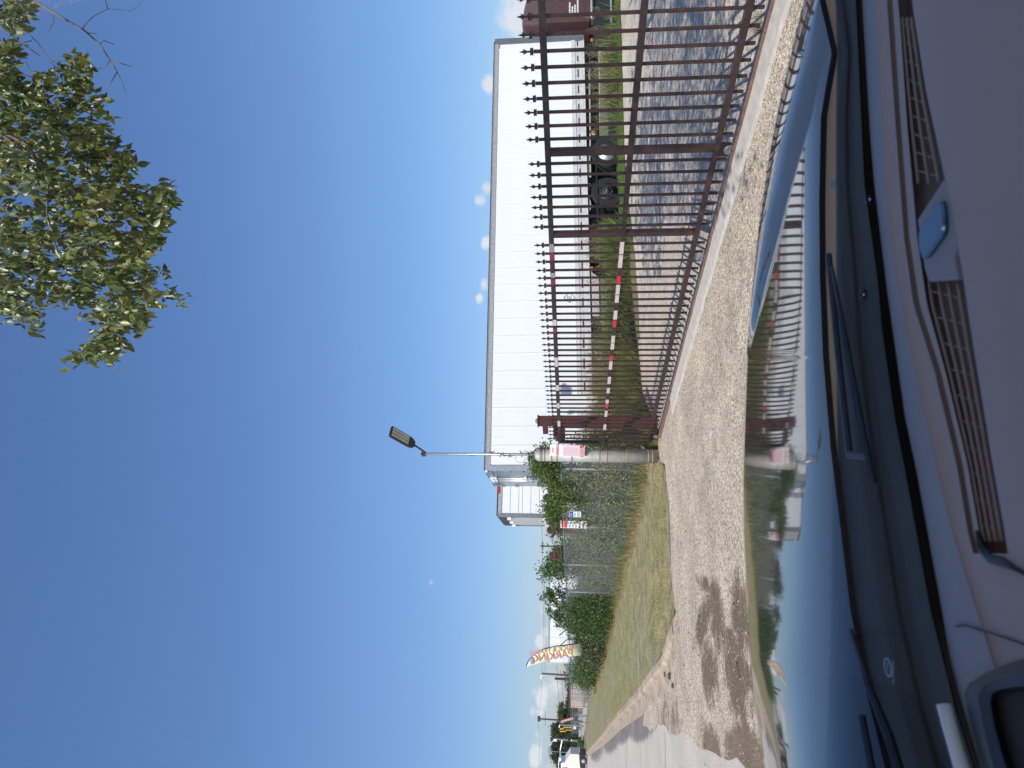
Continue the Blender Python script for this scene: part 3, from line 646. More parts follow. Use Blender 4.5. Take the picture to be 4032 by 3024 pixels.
MB().bbox((TL + .13, -.005, 1.35), (TL + .155, .05, 2.25)).obj('fairing_edge', whitep, tl)
# rear end: frame, doors, hinges, lock rods
steel = mat('brushed_stainless', (.34, .37, .40), .28, .85, var=.15, vscale=4, stretch=(8, 8, .6))
MB().bbox((-.02, -.02, -.02), (.11, .12, HT - .03)).obj('rear_corner_post', alu, tl); MB().bbox((-.02, WD - .12, -.02), (.11, WD + .02, HT - .03)).obj('rear_corner_post', alu, tl)
MB().bbox((-.03, .12, HT - .2), (.05, WD - .12, HT - .03)).obj('rear_header', steel, tl); MB().bbox((-.04, .1, -.15), (.05, WD - .1, .1)).obj('rear_sill', aludull, tl)
for k in (0, 1):
    y0 = .125 + k * (WD / 2 - .12); y1 = y0 + WD / 2 - .135
    dr = MB().bbox((-.015, y0, .11), (.02, y1, HT - .21)).obj('rear_door', steel, tl)
    for yy in ((y1 - .22, y1 - .1) if k == 0 else (y0 + .1, y0 + .22)):
        MB().tube([(-.05, yy, -.02), (-.05, yy, HT - .12)], .017, 8).obj('lock_rod', galv, dr, smooth=True)
        for z in (.2, 1.0, 1.9, HT - .2): MB().box((-.045, yy, z), (.05, .09, .07)).obj('rod_guide', whitep, dr)
        MB().box((-.05, yy, HT - .1), (.06, .08, .10)).obj('cam_keeper', whitep, dr)
    yh = y0 if k == 0 else y1
    for z in (.3, .95, 1.6, 2.25, 2.65): MB().box((-.03, yh, z), (.05, .12, .09)).obj('hinge', galv, dr)
MB().box((-.04, .06, HT - .06), (.04, .10, .06)).obj('marker_lamp', whitep, tl)
# diamond placard outline
pl = MB(); cx, cz, q = TL - .1 - 9.15, .60, .16
for a, b in (((-q, 0), (0, q)), ((0, q), (q, 0)), ((q, 0), (0, -q)), ((0, -q), (-q, 0))):
    pl.tube([(cx + a[0], -.012, cz + a[1]), (cx + b[0], -.012, cz + b[1])], .008, 4)
for k in range(3): pl.box((cx, -.010, cz - .05 + .05 * k), (.10, .006, .012))
pl.obj('placard_frame', galvd, tl)
# running gear
def wheel_parts(parent, c, r=.5, w=.26, rimr=.29, axis='y', rim=None, face=-1):
    t = MB().lathe([(r - .02, -w / 2), (r, -w / 2 + .03), (r, w / 2 - .03), (r - .02, w / 2), (rimr, w / 2), (rimr, -w / 2), (r - .02, -w / 2)], c, axis, 28, cap=False).obj('tyre', black, parent, smooth=False)
    f = face * w / 2
    rm = MB().lathe([(rimr, f * .95), (rimr - .02, f * .7), (rimr * .55, f * .55), (rimr * .5, f * 1.0), (.09, f * 1.15), (.05, f * 1.6), (0, f * 1.65)], c, axis, 24).obj('rim', rim or alu, parent, smooth=True)
    mb = MB()
    for k in range(10): a = k * .628; mb.box((c[0] + math.cos(a) * rimr * .42, c[1] + f * 1.1, c[2] + math.sin(a) * rimr * .42), (.03, .03, .03))
    mb.obj('lug_nuts', galv, rm); return t
for x in (1.9, 3.2):
    for y in (.2, WD - .2): wheel_parts(tl, (x, y, -.62), .5, .5)
MB().bbox((.8, .5, -.28), (4.6, WD - .5, -.02)).obj('slider_frame', darkst, tl)
MB().bbox((.3, .02, -.3), (9.8, .06, -.26)).obj('side_tube', darkst, tl)
lg = MB()
for y in (.45, WD - .45): lg.bbox((10.2, y - .07, -1.0), (10.34, y + .07, 0)).bbox((10.1, y - .14, -1.06), (10.44, y + .14, -1.0))
lg.tube([(10.27, .45, -.25), (10.27, WD - .45, -.25)], .03, 8); lg.tube([(10.27, .45, -.7), (11.2, .6, 0)], .03, 8); lg.obj('landing_gear', galvd, tl)
MB().bbox((.02, .05, -.05), (TL - .02, WD - .05, -.001)).obj('floor_underside', darkst, tl)
MB().bbox((10.9, .4, -.12), (13.8, WD - .4, -.06)).obj('coupler_plate', darkst, tl)
MB().tube([(8.6, .1, -.35), (8.6, .1, -.02)], .03, 6).tube([(6.4, .1, -.30), (8.0, .1, -.34), (8.6, .1, -.1)], .03, 6).obj('hose_loop', darkst, tl)
MB().bbox((6.1, .2, -.55), (8.2, 1.0, -.05)).obj('spare_tyre_rack', black, tl, bevel=.2)
MB().box((5.92, -.0, -.05), (.05, .03, .10)).obj('marker_lamp', orange, tl)
# ------------------------------------------------------------------ tractor
maroon = mat('dark_maroon_truck_paint', (.075, .035, .038), .3, coat=.6, var=.06)
tk = thing('semi_tractor', 'dark maroon sleeper cab truck coupled in front of the white trailer', 'truck', (0, 0, 0))
mt = Matrix.Translation((11.30, 23.3, 0)) @ Matrix.Rotation(math.atan2(4.3, 13.56), 4, 'Z'); tk.matrix_world = mt
def tb(nm, a, b, m, par=None, bev=0): return MB().bbox(a, b).obj(nm, m, par or tk, bevel=bev)
cab = MB().prism([(.75, .08, 1.12), (5.2, .08, 1.12), (5.2, .08, 2.45), (4.8, .08, 3.0), (4.35, .08, 3.28), (.75, .08, 3.28)], (0, 2.35, 0)).obj('sleeper_cab', maroon, tk, bevel=.05)
rf = MB().prism([(.78, .15, 3.27), (3.6, .15, 3.27), (3.2, .15, 3.55), (2.7, .15, 3.9), (2.1, .15, 4.15), (1.5, .15, 4.3), (1.0, .15, 4.38), (.78, .15, 4.38)], (0, 2.2, 0)).obj('roof_fairing', mat('faded_maroon_fairing', (.12, .075, .075), .45, var=.1), tk, bevel=.08)
dr = tb('door', (2.75, .06, 1.25), (4.0, .085, 3.1), maroon, bev=.02); tb('window', (2.95, .05, 2.35), (3.85, .064, 2.95), glassdark, dr)
MB().tube([(2.62, .02, 1.75), (2.62, .02, 2.55)], .02, 8).tube([(2.62, .02, 1.78), (2.62, .08, 1.78)], .015, 6).tube([(2.62, .02, 2.52), (2.62, .08, 2.52)], .015, 6).obj('grab_handle', whitep, tk)
MB().tube([(1.75, .02, 1.45), (1.68, .02, 2.75)], .02, 8).tube([(1.75, .02, 1.48), (1.75, .08, 1.48)], .015, 6).tube([(1.68, .02, 2.72), (1.68, .08, 2.72)], .015, 6).obj('grab_handle', whitep, tk)
tb('sleeper_rib', (.8, .072, 3.0), (5.1, .079, 3.03), maroon); tb('sleeper_rib', (.8, .072, 1.42), (5.1, .079, 1.45), maroon)
tb('lower_skirt', (.6, .1, .98), (2.0, .16, 1.11), maroon); 
MB().tube([(2.2, .38, .78), (5.0, .38, .78)], .33, 24).obj('fuel_tank', alu, tk, smooth=True); tb('tank_step', (1.0, .0, 1.06), (5.2, .2, 1.10), aludull); tb('tank_step', (.6, .0, .42), (5.2, .2, .47), aludull)
tb('side_panel', (-.3, .1, .52), (2.1, .14, 1.02), darkst); tb('side_panel', (2.0, .02, .5), (2.04, .3, 1.06), aludull); tb('chassis_rail', (-5, .8, .85), (6.5, .9, 1.1), darkst); tb('chassis_rail', (-5, 1.7, .85), (6.5, 1.8, 1.1), darkst)
tb('marker_lamp', (-.1, .08, 1.05), (.02, .1, 1.15), orange)
tb('bonnet', (5.2, .3, 1.1), (7.2, 2.2, 2.0), maroon, bev=.1)
for x, rm_ in ((-4.35, alu), (-5.75, darkst)):
    for y in (.3, 2.2): wheel_parts(tk, (x, y, .66), .5, .52, .31, rim=rm_)
wheel_parts(tk, (6.1, .25, .5), .5, .3); wheel_parts(tk, (6.1, 2.25, .5), .5, .3)
tb('mudflap', (-3.9, .1, .2), (-3.86, .6, 1.0), black); MB().tube([(-1.0, .45, .75), (-.4, .45, .75)], .07, 12).obj('air_tank', mat('peach_primer_tank', (.5, .25, .14), .5), tk)
MB().box((-3.6, .12, 1.08), (.14, .03, .14)).obj('lamp_bracket', mat('pale_yellow_bracket', (.6, .5, .22), .5), tk); MB().lathe([(.055, -.02), (.04, -.03), (0, -.035)], (-3.6, .11, 1.08), 'y', 12).obj('round_lamp', mat('salmon_lamp', (.55, .2, .13), .4), tk)
for o_k in list(tk.children_recursive):
    if o_k.type == 'MESH' and not o_k.name.startswith(('tyre', 'rim', 'lug')):
        for v_ in o_k.data.vertices:
            if v_.co.z > 1.1: v_.co.z = 1.1 + (v_.co.z - 1.1) * .70
def dash_text(parent, y, x0, x1, z0, z1, rows, m, seed, name='lettering'):
    r = random.Random(seed); mb = MB(); dz = (z1 - z0) / rows
    for i in range(rows):
        x = x0; z = z1 - dz * (i + .5); end = x1 - r.uniform(0, .35) * (x1 - x0)
        while x < end: w = r.uniform(.4, .8) * dz; mb.bbox((x, y - .004, z - dz * .3), (x + w, y, z + dz * .3)); x += w + dz * .22
    return mb.obj(name, m, parent)
dash_text(tk, .078, .95, 1.6, 1.5, 1.85, 4, whitep, 3); dash_text(tk, .098, .85, 1.7, 1.05, 1.13, 1, whitep, 4); dash_text(dr, .058, 3.0, 3.5, 1.5, 1.8, 3, whitep, 8)
# white board in front of the trailer
b_ = point_at(2356, 1588, 18.6); wb = thing('white_board', 'upright white panel standing against the trailer above the weeds', 'board', (b_.x, 18.75, 0), R(16))
MB().bbox((-.19, -.015, b_.z), (.19, .015, point_at(2204, 1588, 18.6).z)).obj('panel', whitep, wb, bevel=.004)
MB().bbox((-.17, .0, 0), (-.13, .04, b_.z + .2)).obj('leg', galvd, wb); MB().bbox((.13, .0, 0), (.17, .04, b_.z + .2)).obj('leg', galvd, wb)
# ------------------------------------------------------------------ second trailer (rear corner towards the street)
ang = math.atan2(4.3, 13.56)
t2 = thing('ribbed_trailer', 'shorter looking white trailer with horizontal ribs and roller rear door behind the long one', 'trailer', (-4.2, 22.55, 1.1), ang)
mb = MB()
z = .35; k = 0
zz = [.35]
while zz[-1] < 2.82: zz.append(zz[-1] + [.27, .27, .12][k % 3]); k += 1
for a, b in zip(zz, zz[1:]): MB().bbox((.08, 0, a + .006), (9.9, .02, min(b, 2.86) - .006)).obj('side_panel', white, t2)
MB().bbox((.02, .021, 0), (9.98, 2.55, 3.0)).obj('inner_wall', mat('grey_joint', (.18, .19, .2), .7), t2)
MB().bbox((.08, -.01, 2.87), (9.9, .02, 3.0)).bbox((.08, -.015, 0), (9.9, .02, .34)).obj('side_rail', aludull, t2)
MB().bbox((0, -.02, 3.0), (10, 2.57, 3.03)).obj('roof', darkst, t2); MB().bbox((-.03, -.02, -.1), (.078, .14, 3.0)).obj('rear_corner_post', galvd, t2); MB().bbox((-.03, 2.41, -.1), (.078, 2.57, 3.0)).obj('rear_corner_post', galvd, t2)
MB().bbox((-.01, .141, .1), (.01, 2.40, 2.7)).obj('rear_door', mat('cream_ribbed_door', (.62, .60, .54), .5, var=.1), t2)
for i in range(7): MB().bbox((-.03, .35 + i * .3, .1), (-.011, .40 + i * .3, 2.7)).obj('door_rib', alu, t2)
MB().bbox((-.02, .141, 2.71), (.02, 2.40, 2.99)).obj('rear_header', rustdark, t2)
for y in (.35, 1.35, 2.3):
    for z in (2.65, 1.5, .9): MB().box((-.05, y, z), (.08, .16, .12)).obj('hinge', whitep, t2)
MB().box((.85, -.02, 3.0), (.30, .04, .07)).obj('marker_lamp', redbright, t2)
for x in (1.2, 2.5): wheel_parts(t2, (x, .3, -.6), .5, .5)
wheel_parts(t2, (9, .3, -.6), .5, .5)
# ------------------------------------------------------------------ far white trailer
p = point_at(2157, 2606, 64); q = point_at(2163, 2235, 67)
m3_, L3 = to_frame((p.x, p.y, 1.0), (q.x, q.y, 1.0)); t3 = thing('far_trailer', 'plain white box trailer seen far off above the bushes and beside the yellow flag', 'trailer', (0, 0, 0)); t3.matrix_world = m3_
H3 = p.z - 1.0
for i in range(12): MB().bbox((.1 + i * (L3 - .2) / 12, 0, .2), (.1 + (i + 1) * (L3 - .2) / 12 - .03, .03, H3 - .15)).obj('side_panel', white, t3)
MB().bbox((0, .031, 0), (L3, 2.55, H3 - .02)).obj('inner_wall', whitep, t3); MB().bbox((0, -.02, H3 - .14), (L3, 2.57, H3)).obj('roof', aludull, t3); MB().bbox((0, -.02, 0), (L3, .02, .19)).obj('bottom_rail', aludull, t3)
MB().bbox((-.06, 0, 0), (-.01, 2.55, H3 - .15)).obj('rear_door', whitep, t3); MB().bbox((-.1, 1.2, .1), (-.061, 1.3, H3 - .3)).obj('door_seam', aludull, t3)
for x in (1.5, 2.8, L3 - 2): wheel_parts(t3, (x, .3, -.5), .5, .5)

# ------------------------------------------------------------------ our own vehicle: bonnet, cowl, glass, dashboard
def tab(T, y):
    T = sorted(T)
    if y <= T[0][0]: return T[0][1] + (y - T[0][0]) * (T[1][1] - T[0][1]) / (T[1][0] - T[0][0])
    for a, b in zip(T, T[1:]):
        if y <= b[0]: return a[1] + (b[1] - a[1]) * (y - a[0]) / (b[0] - a[0])
    a, b = T[-2], T[-1]; return b[1] + (y - b[0]) * (b[1] - a[1]) / (b[0] - a[0])
XE = [(0, 3165), (145, 3129), (289, 3096), (434, 3063), (579, 3035), (724, 3011), (868, 2989), (1013, 2974), (1200, 2957), (1365, 2942), (1700, 2930), (1884, 2924), (2100, 2926), (2185, 2930), (2432, 2944), (2679, 2958), (2802, 2971), (2895, 2992), (3024, 3013)]
XB = [(0, 3219), (72, 3197), (145, 3176), (289, 3139), (434, 3100), (579, 3067), (724, 3040), (868, 3009), (1013, 2986), (1085, 2975), (1250, 2954), (1400, 2941)]
XC = [(181, 3266), (326, 3223), (463, 3197), (600, 3157), (760, 3110), (941, 3063), (1085, 3024), (1158, 3006), (1365, 2958), (1401, 2944)]
XR = [(0, 3226), (100, 3250), (210, 3275), (350, 3250), (463, 3232), (800, 3225), (1100, 3228), (1400, 3240), (1763, 3270), (2100, 3312), (2401, 3348), (2741, 3415), (3024, 3485)]
E2 = [(1160, [(2900, -5), (3013, -2.3), (3138, 3.0), (3163, 7.0), (3225, 22), (3500, 50)]), (1500, [(2900, -5.4), (2990, -1.2), (3110, 3.6), (3163, 7.0), (3230, 20), (3500, 52)]), (1800, [(2900, -5.4), (2989, -.9), (3076, 3.1), (3163, 7.1), (3235, 17), (3500, 50)]),
      (2600, [(2940, -6), (2985, -2.2), (3069, 3.7), (3110, 6.2), (3250, 17), (3500, 46)]), (3024, [(3000, -8), (3040, -4), (3078, -.5), (3130, 4.5), (3270, 18), (3500, 46)])]
def e2(x, y):
    y = min(max(y, 1160), 3024)
    for (ya, A), (yb, B) in zip(E2, E2[1:]):
        if y <= yb:
            t = (y - ya) / (yb - ya); return tab([(p[0] * (1 - t) + q[0] * t, p[1] * (1 - t) + q[1] * t) for p, q in zip(A, B)], x)
ZC = 1.2
def hood_col(y):
    xe, xr = tab(XE, y), tab(XR, y); out = []
    if y < 1400:
        xb, xc = max(tab(XB, y), xe + 1), max(tab(XC, y), xe + 2)
        xc = min(xc, xr - 1)
        lip = min(1, (1400 - y) / 260)
        f1 = lambda x: tab([(xe, -9), (xb, 7), (xb * .6 + xc * .4, 7 + 17 * lip), (xc, 7 + 22 * lip)], x)
        xs = [xe + (xb - xe) * i / 14 for i in range(14)] + [xb + (xc - xb) * i / 24 for i in range(24)] + [xc + (xr - xc) * i / 42 for i in range(43)]
        wb = min(1, (1400 - y) / 120)
        es = [f1(x) * wb + e2(x, y) * (1 - wb) for x in xs[:38]] + [e2(x, y) for x in xs[38:]]
    else:
        xs = [xe + (xr - xe) * (i / 80) for i in range(81)]; es = [e2(x, y) for x in xs]
    Rr = None; z = ZC
    for x, e in zip(xs[::-1], es[::-1]):
        d = ray(x, y); h = math.hypot(d.x, d.y); T = -d.z / h
        if Rr is None: Rr = (EYE - z) / T
        else:
            tau = math.tan((math.atan(T) - R(.5 * (e + ep))) / 2); tau = min(tau, T - .035); Rr = (EYE - z - tau * Rr) / (T - tau); z = EYE - Rr * T
        ep = e; out.append((d.x / h * Rr, d.y / h * Rr, z))
    return out[::-1]
paint = mat('dark_blue_grey_car_paint', (.02, .022, .024), .05, 0, spec=.5, coat=.25)
paint.node_tree.nodes['Principled BSDF'].inputs['IOR'].default_value = 1.5
car = thing('car', 'dark glossy car we look out of, its bonnet mirroring the gate, with grey dashboard', 'car', (0, 0, 0))
ys = [-120 + i * 14 for i in range(262)]
hb = MB(); cols = [hood_col(y) for y in ys]; nc = 81
for c in cols:
    hb.v += c; e = Vector(c[0]); h = Vector((e.x, e.y, 0)).normalized()
for i in range(len(ys) - 1):
    for j in range(nc - 1): k = i * nc + j; hb.f.append((k, k + 1, k + nc + 1, k + nc))
for i, c in enumerate(cols):     # the bonnet's front face
    e = Vector(c[0]); h = Vector((e.x, e.y, 0)).normalized(); hb.v += [tuple(e - h * .004 + Vector((0, 0, -.02))), tuple(e - h * .01 + Vector((0, 0, -.35)))]
b0_ = len(ys) * nc
for i in range(len(ys) - 1):
    hb.f.append((i * nc, (i + 1) * nc, b0_ + 2 * (i + 1), b0_ + 2 * i)); hb.f.append((b0_ + 2 * i, b0_ + 2 * (i + 1), b0_ + 2 * (i + 1) + 1, b0_ + 2 * i + 1))
hood = hb.obj('bonnet', paint, car, smooth=True, fix=False)
me = hood.data; bmm = bmesh.new(); bmm.from_mesh(me); bmesh.ops.recalc_face_normals(bmm, faces=bmm.faces)
if sum(f.normal.z for f in bmm.faces) < 0: bmesh.ops.reverse_faces(bmm, faces=bmm.faces)
bmm.to_mesh(me); bmm.free()

def loft(name, lines, m, parent, y0=-120, y1=3520, n=100, smooth=True, sub=2):
    """surface through lines that run across the car; each is (table, height)"""
    mb = MB(); rows_ = []
    for i in range(n + 1):
        y = y0 + (y1 - y0) * i / n; row = []
        for T, z in lines:
            x = tab(T, y) if isinstance(T, list) else T(y); zz = z(y) if callable(z) else z; row.append(ground_at(x, y, zz))
        rows_.append(row); mb.v += [tuple(p) for p in row]
    m_ = len(lines)
    for i in range(n):
        for j in range(m_ - 1): k = i * m_ + j; mb.f.append((k, k + 1, k + m_ + 1, k + m_))
    return mb.obj(name, m, parent, smooth=smooth)
XKL = [(0, 3367), (550, 3392), (723, 3400), (1100, 3453), (1300, 3470), (1642, 3520), (1850, 3560), (2100, 3606), (2400, 3660), (2617, 3715), (2800, 3760), (3024, 3830)]
XKR = [(0, 3390), (550, 3425), (723, 3440), (1100, 3484), (1300, 3513), (1642, 3561), (1850, 3606), (2100, 3651), (2400, 3706), (2617, 3741), (2800, 3790), (3024, 3850)]
cowlm = mat('charcoal_cowl_plastic', (.075, .062, .050), .75, var=.1, bump=.05, spec=.2)
cowld = mat('black_plastic_trim', (.012, .014, .018), .45)
ZG = ZC + .02
loft('bonnet_gap', [(lambda y: tab(XR, y) - 4, ZC - .06), (lambda y: tab(XR, y) + 50, ZC - .05)], cowld, car)
c1 = lambda y: tab(XR, y) + 22; c2 = lambda y: tab(XKL, y)
loft('cowl_panel', [(c1, ZC - .03), (lambda y: c1(y) + 4, ZC - .012), (lambda y: c1(y) * .7 + c2(y) * .3, ZC - .008), (lambda y: c1(y) * .45 + c2(y) * .55, ZC + .004), (lambda y: c1(y) * .4 + c2(y) * .6, ZC - .004), (lambda y: c1(y) * .2 + c2(y) * .8, ZC), (lambda y: c2(y) + 6, ZC + .008)], cowlm, car)
gask = mat('black_gasket_rubber', (.004, .004, .004), .9, spec=.1)
loft('glass_gasket', [(c2, ZC + .002), (lambda y: c2(y) + 5, ZC + .012), (lambda y: c2(y) + 12, ZC - .02), (lambda y: tab(XKR, y) + 14, ZC - .05)], gask, car)
# wipers lying on the cowl
def wiper(pts, w, lab=None):
    mb = MB(); P3 = [ground_at(x, y, ZC + .02 + .006 * i) for i, (x, y) in enumerate(pts)]; mb.tube(P3, w, 8); return mb.obj('wiper_arm', cowld, car, smooth=True)
wiper([(3276, 1050), (3330, 1350), (3385, 1650), (3440, 1900)], [.003, .006, .007, .005])
wb_ = MB().tube([ground_at(3262, 1000, ZC + .02), ground_at(3300, 1400, ZC + .018), ground_at(3345, 1790, ZC + .018)], .006, 6); wb_.tube([ground_at(3345, 1790, ZC + .02), ground_at(3425, 1800, ZC + .02)], .007, 6); wb_.obj('wiper_blade', cowld, car)
wiper([(3350, 2480), (3420, 2700), (3500, 2900), (3560, 3100)], [.004, .006, .008, .008])
MB().tube([ground_at(3395, 2820, ZC + .02), ground_at(3440, 3060, ZC + .03)], .006, 8).obj('wiper_blade', cowld, car)
chrome = mat('polished_metal', (.8, .8, .8), .08, 1)
for (x, y) in ((3404, 1160), (3427, 785)):
    nz = MB().lathe([(.009, 0), (.008, .006), (.0, .009)], tuple(ground_at(x, y, ZC)), n=14).obj('washer_nozzle', cowld, car, smooth=True)
    MB().lathe([(.0025, .0), (.002, .002), (0, .003)], tuple(ground_at(x, y, ZC + .009)), n=10).obj('nozzle_glint', chrome, nz, smooth=True)  # polished bead added for a bright glint on the nozzle
for (x, y, q) in ((3280, 723, 7), (3497, 2628, 9)):
    em = MB(); c = ground_at(x, y, ZC + .012); u = (ground_at(x, y - 10, ZC + .012) - ground_at(x, y + 10, ZC + .012)).normalized(); w = Vector((-u.y, u.x, 0)); sc = q / 700
    ringp = [c + u * math.cos(a) * sc + w * math.sin(a) * sc * 1.0 for a in [k * .3927 for k in range(17)]]; em.tube(ringp, sc * .13, 6); em.tube([c - u * sc * .55, c + w * sc * .3, c + u * sc * .55], sc * .1, 5); em.tube([c - u * sc * 1.4 - w * sc * 1.4, c + u * sc * 1.4 - w * sc * 1.4], sc * .06, 4)
    em.obj('reflected_label', mat('painted_reflection_mark', (.3, .32, .34), .4), car)  # pale rings and bars stand in for dash labels mirrored in the glass
MB().tube([ground_at(3716, 2775, ZC + .03), ground_at(3745, 2880, ZC + .03), ground_at(3805, 3090, ZC + .03)], .0085, 10).obj('bright_trim_strip', mat('sunlit_white_trim', (.92, .86, .74), .3), car, smooth=True)  # white bar stands in for a bright reflection; the brightness is in its colour
# dashboard
dashm = mat('grey_soft_dashboard_vinyl', (.56, .39, .32), .75, spec=.2, bump=.12, bscale=700, var=.03, vscale=2)
dashl = mat('grey_dashboard_edge_trim', (.42, .35, .32), .7, spec=.2, bump=.1, bscale=700)
browng = mat('brown_grey_defroster_plastic', (.40, .25, .16), .5)
ZD = ZC + .005
L1 = [(0, 3451), (723, 3487), (1100, 3530), (1552, 3622), (2004, 3727), (2200, 3780), (3024, 4040)]
L2 = [(0, 3492), (506, 3527), (940, 3560), (1200, 3597), (1462, 3680), (1823, 3765), (2100, 3812), (2250, 3850), (3024, 4100)]
L3_ = [(0, 3515), (506, 3549), (940, 3582), (1200, 3622), (1462, 3705), (1823, 3790), (2100, 3836), (2250, 3874), (3024, 4125)]
L4 = [(0, 3535), (100, 3545), (507, 3573), (940, 3612), (1200, 3650), (1462, 3722), (1823, 3808), (2100, 3856), (2250, 3892), (3024, 4150)]
L5 = [(0, 3590), (100, 3604), (362, 3646), (687, 3716), (940, 3762), (1100, 3792), (1341, 3828), (1642, 3877), (1793, 3901), (2100, 3955), (2250, 3978), (3024, 4260)]
YV = 2180
loft('dashboard', [(XKR, ZD - .02), (lambda y: tab(XKR, y) + 4, ZD - .002), (L1, ZD + .006)], dashl, car)
dsh = loft('dashboard_top', [(L1, ZD + .006), (lambda y: tab(L1, y) + 8, ZD + .003), (L2, ZD + .004)], dashm, car)
loft('defroster_channel', [(L2, ZD + .004), (lambda y: tab(L2, y) + 3, ZD - .003), (lambda y: tab(L3_, y) - 2, ZD - .003), (L3_, ZD + .002)], browng, car, y1=YV)
loft('vent_ledge', [(L3_, ZD + .002), (L4, ZD + .003)], dashm, car, y1=YV)
loft('dashboard_pad', [(L5, ZD - .012), (lambda y: tab(L5, y) + 3, ZD + .004), (lambda y: tab(L5, y) + 12, ZD + .009), (lambda y: tab(L5, y) + 140, ZD + .012), (lambda y: 4350, ZD + .0)], dashm, car, y1=YV, n=110)
XS = lambda y: 4360
loft('dashboard_pad', [(L2, ZD + .004), (lambda y: tab(L2, y) + 30, ZD + .006), (lambda y: max(tab(L2, y) + 150, 4000), ZD + .010), (lambda y: 4360, ZD)], dashm, car, y0=YV, y1=3520, n=56)
loft('vent_recess', [(L4, ZD + .003), (lambda y: tab(L4, y) + 4, ZD - .014), (lambda y: tab(L5, y) - 4, ZD - .016), (L5, ZD - .012)], mat('dark_brown_vent_recess', (.20, .125, .08), .6), car, y1=YV)
def vent(ya, yb, nrow, name='vent_grille', fins=9):
    g = MB(); 
    for r_ in range(nrow):
        t = (r_ + .6) / (nrow + .2)
        pts = [ground_at(tab(L4, y) * (1 - t) + tab(L5, y) * t, y, ZD - .002) for y in np.linspace(ya, yb, 24)]
        g.tube(pts, .0022, 6)
    vg = g.obj(name, browng, car, smooth=True)
    for k in range(fins):
        f = MB(); y = ya + (yb - ya) * (k + .5) / fins
        a = ground_at(tab(L4, y) * .85 + tab(L5, y) * .15, y - 14, ZD - .004); b = ground_at(tab(L4, y) * .08 + tab(L5, y) * .92, y + 14, ZD - .004); f.tube([a, b], .0014, 5)
        f.obj('fin', mat('worn_vent_fin', (.30, .22, .16), .35), vg)
vent(70, 720, 3, fins=9); vent(1110, 2130, 4, fins=10)
# island between the vents with the glossy dark light sensor
isl = MB()
cor = [(3612, 865), (3716, 705), (3745, 712), (3768, 955), (3752, 1010), (3770, 1100), (3700, 1105), (3655, 1110), (3640, 1060)]
zi = ZD + .007
isl.prism([tuple(ground_at(x, y, zi)) for x, y in cor], (0, 0, -.022)); isl.obj('sensor_island', dashl, car, bevel=.002)
sc_ = [(3625, 905), (3690, 800), (3706, 790), (3716, 812), (3722, 895), (3715, 925), (3650, 1015), (3636, 1018), (3624, 985), (3620, 925)]
sn = MB(); sn.prism([tuple(ground_at(x - 6, y, zi + .007)) for x, y in sc_], (0, 0, -.009)); sn.obj('light_sensor', mat('glossy_dark_blue_lens', (.02, .05, .09), .04, spec=1, coat=1), car, bevel=.002)
MB().lathe([(.003, 0), (.002, .002), (0, .003)], tuple(ground_at(3716, 898, zi + .006)), n=10).obj('sensor_glint', chrome, car)  # polished dot added as the sensor's highlight
# dark tube painted in as the defroster vent's end shadow, and dash seam
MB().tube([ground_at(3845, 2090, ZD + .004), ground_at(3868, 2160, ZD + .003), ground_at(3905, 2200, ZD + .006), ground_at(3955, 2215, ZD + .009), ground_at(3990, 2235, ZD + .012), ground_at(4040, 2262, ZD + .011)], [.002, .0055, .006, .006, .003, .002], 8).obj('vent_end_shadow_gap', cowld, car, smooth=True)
MB().tube([ground_at(3763, 2465, ZD + .0035), ground_at(3800, 2462, ZD + .006), ground_at(3900, 2492, ZD + .008), ground_at(4060, 2545, ZD + .009)], .0012, 6).obj('dashboard_seam', cowld, car)
# instrument hood at the driver's side
def arc(pts, z): return [ground_at(x, y, z) for x, y in pts]
A1 = [(4060, 2585), (3960, 2615), (3880, 2650), (3815, 2690), (3795, 2730), (3820, 2850), (3850, 2960), (3880, 3080)]
A2 = [(4060, 2640), (3970, 2660), (3910, 2680), (3870, 2700), (3850, 2745), (3868, 2850), (3895, 2960), (3925, 3080)]
A3 = [(4060, 2700), (3990, 2705), (3935, 2715), (3905, 2730), (3898, 2765), (3915, 2860), (3945, 2970), (3980, 3080)]
A4 = [(4060, 2722), (4010, 2725), (3960, 2730), (3932, 2740), (3925, 2775), (3945, 2870), (3975, 2970), (4010, 3080)]
def strip(name, A, za, B, zb_, m):
    mb = MB(); pa, pb = arc(A, za), arc(B, zb_); n = len(pa); mb.v = [tuple(p) for p in pa + pb]
    for i in range(n - 1): mb.f.append((i, i + 1, n + i + 1, n + i))
    return mb.obj(name, m, car, smooth=True)
strip('instrument_hood', A1, ZD + .012, A2, ZD + .030, mat('black_brown_plastic', (.022, .018, .018), .5)); strip('instrument_hood_lip', A2, ZD + .030, A3, ZD + .026, mat('brown_satin_plastic', (.05, .042, .038), .42))
strip('instrument_bezel', A3, ZD + .026, A4, ZD + .012, mat('dark_bezel', (.012, .012, .014), .35))
MB().prism([tuple(p) for p in arc(A4, ZD + .012)] + [tuple(ground_at(4200, 3080, ZD + .012)), tuple(ground_at(4200, 2700, ZD + .012))], (0, 0, -.01)).obj('instrument_panel', cowlm, car)
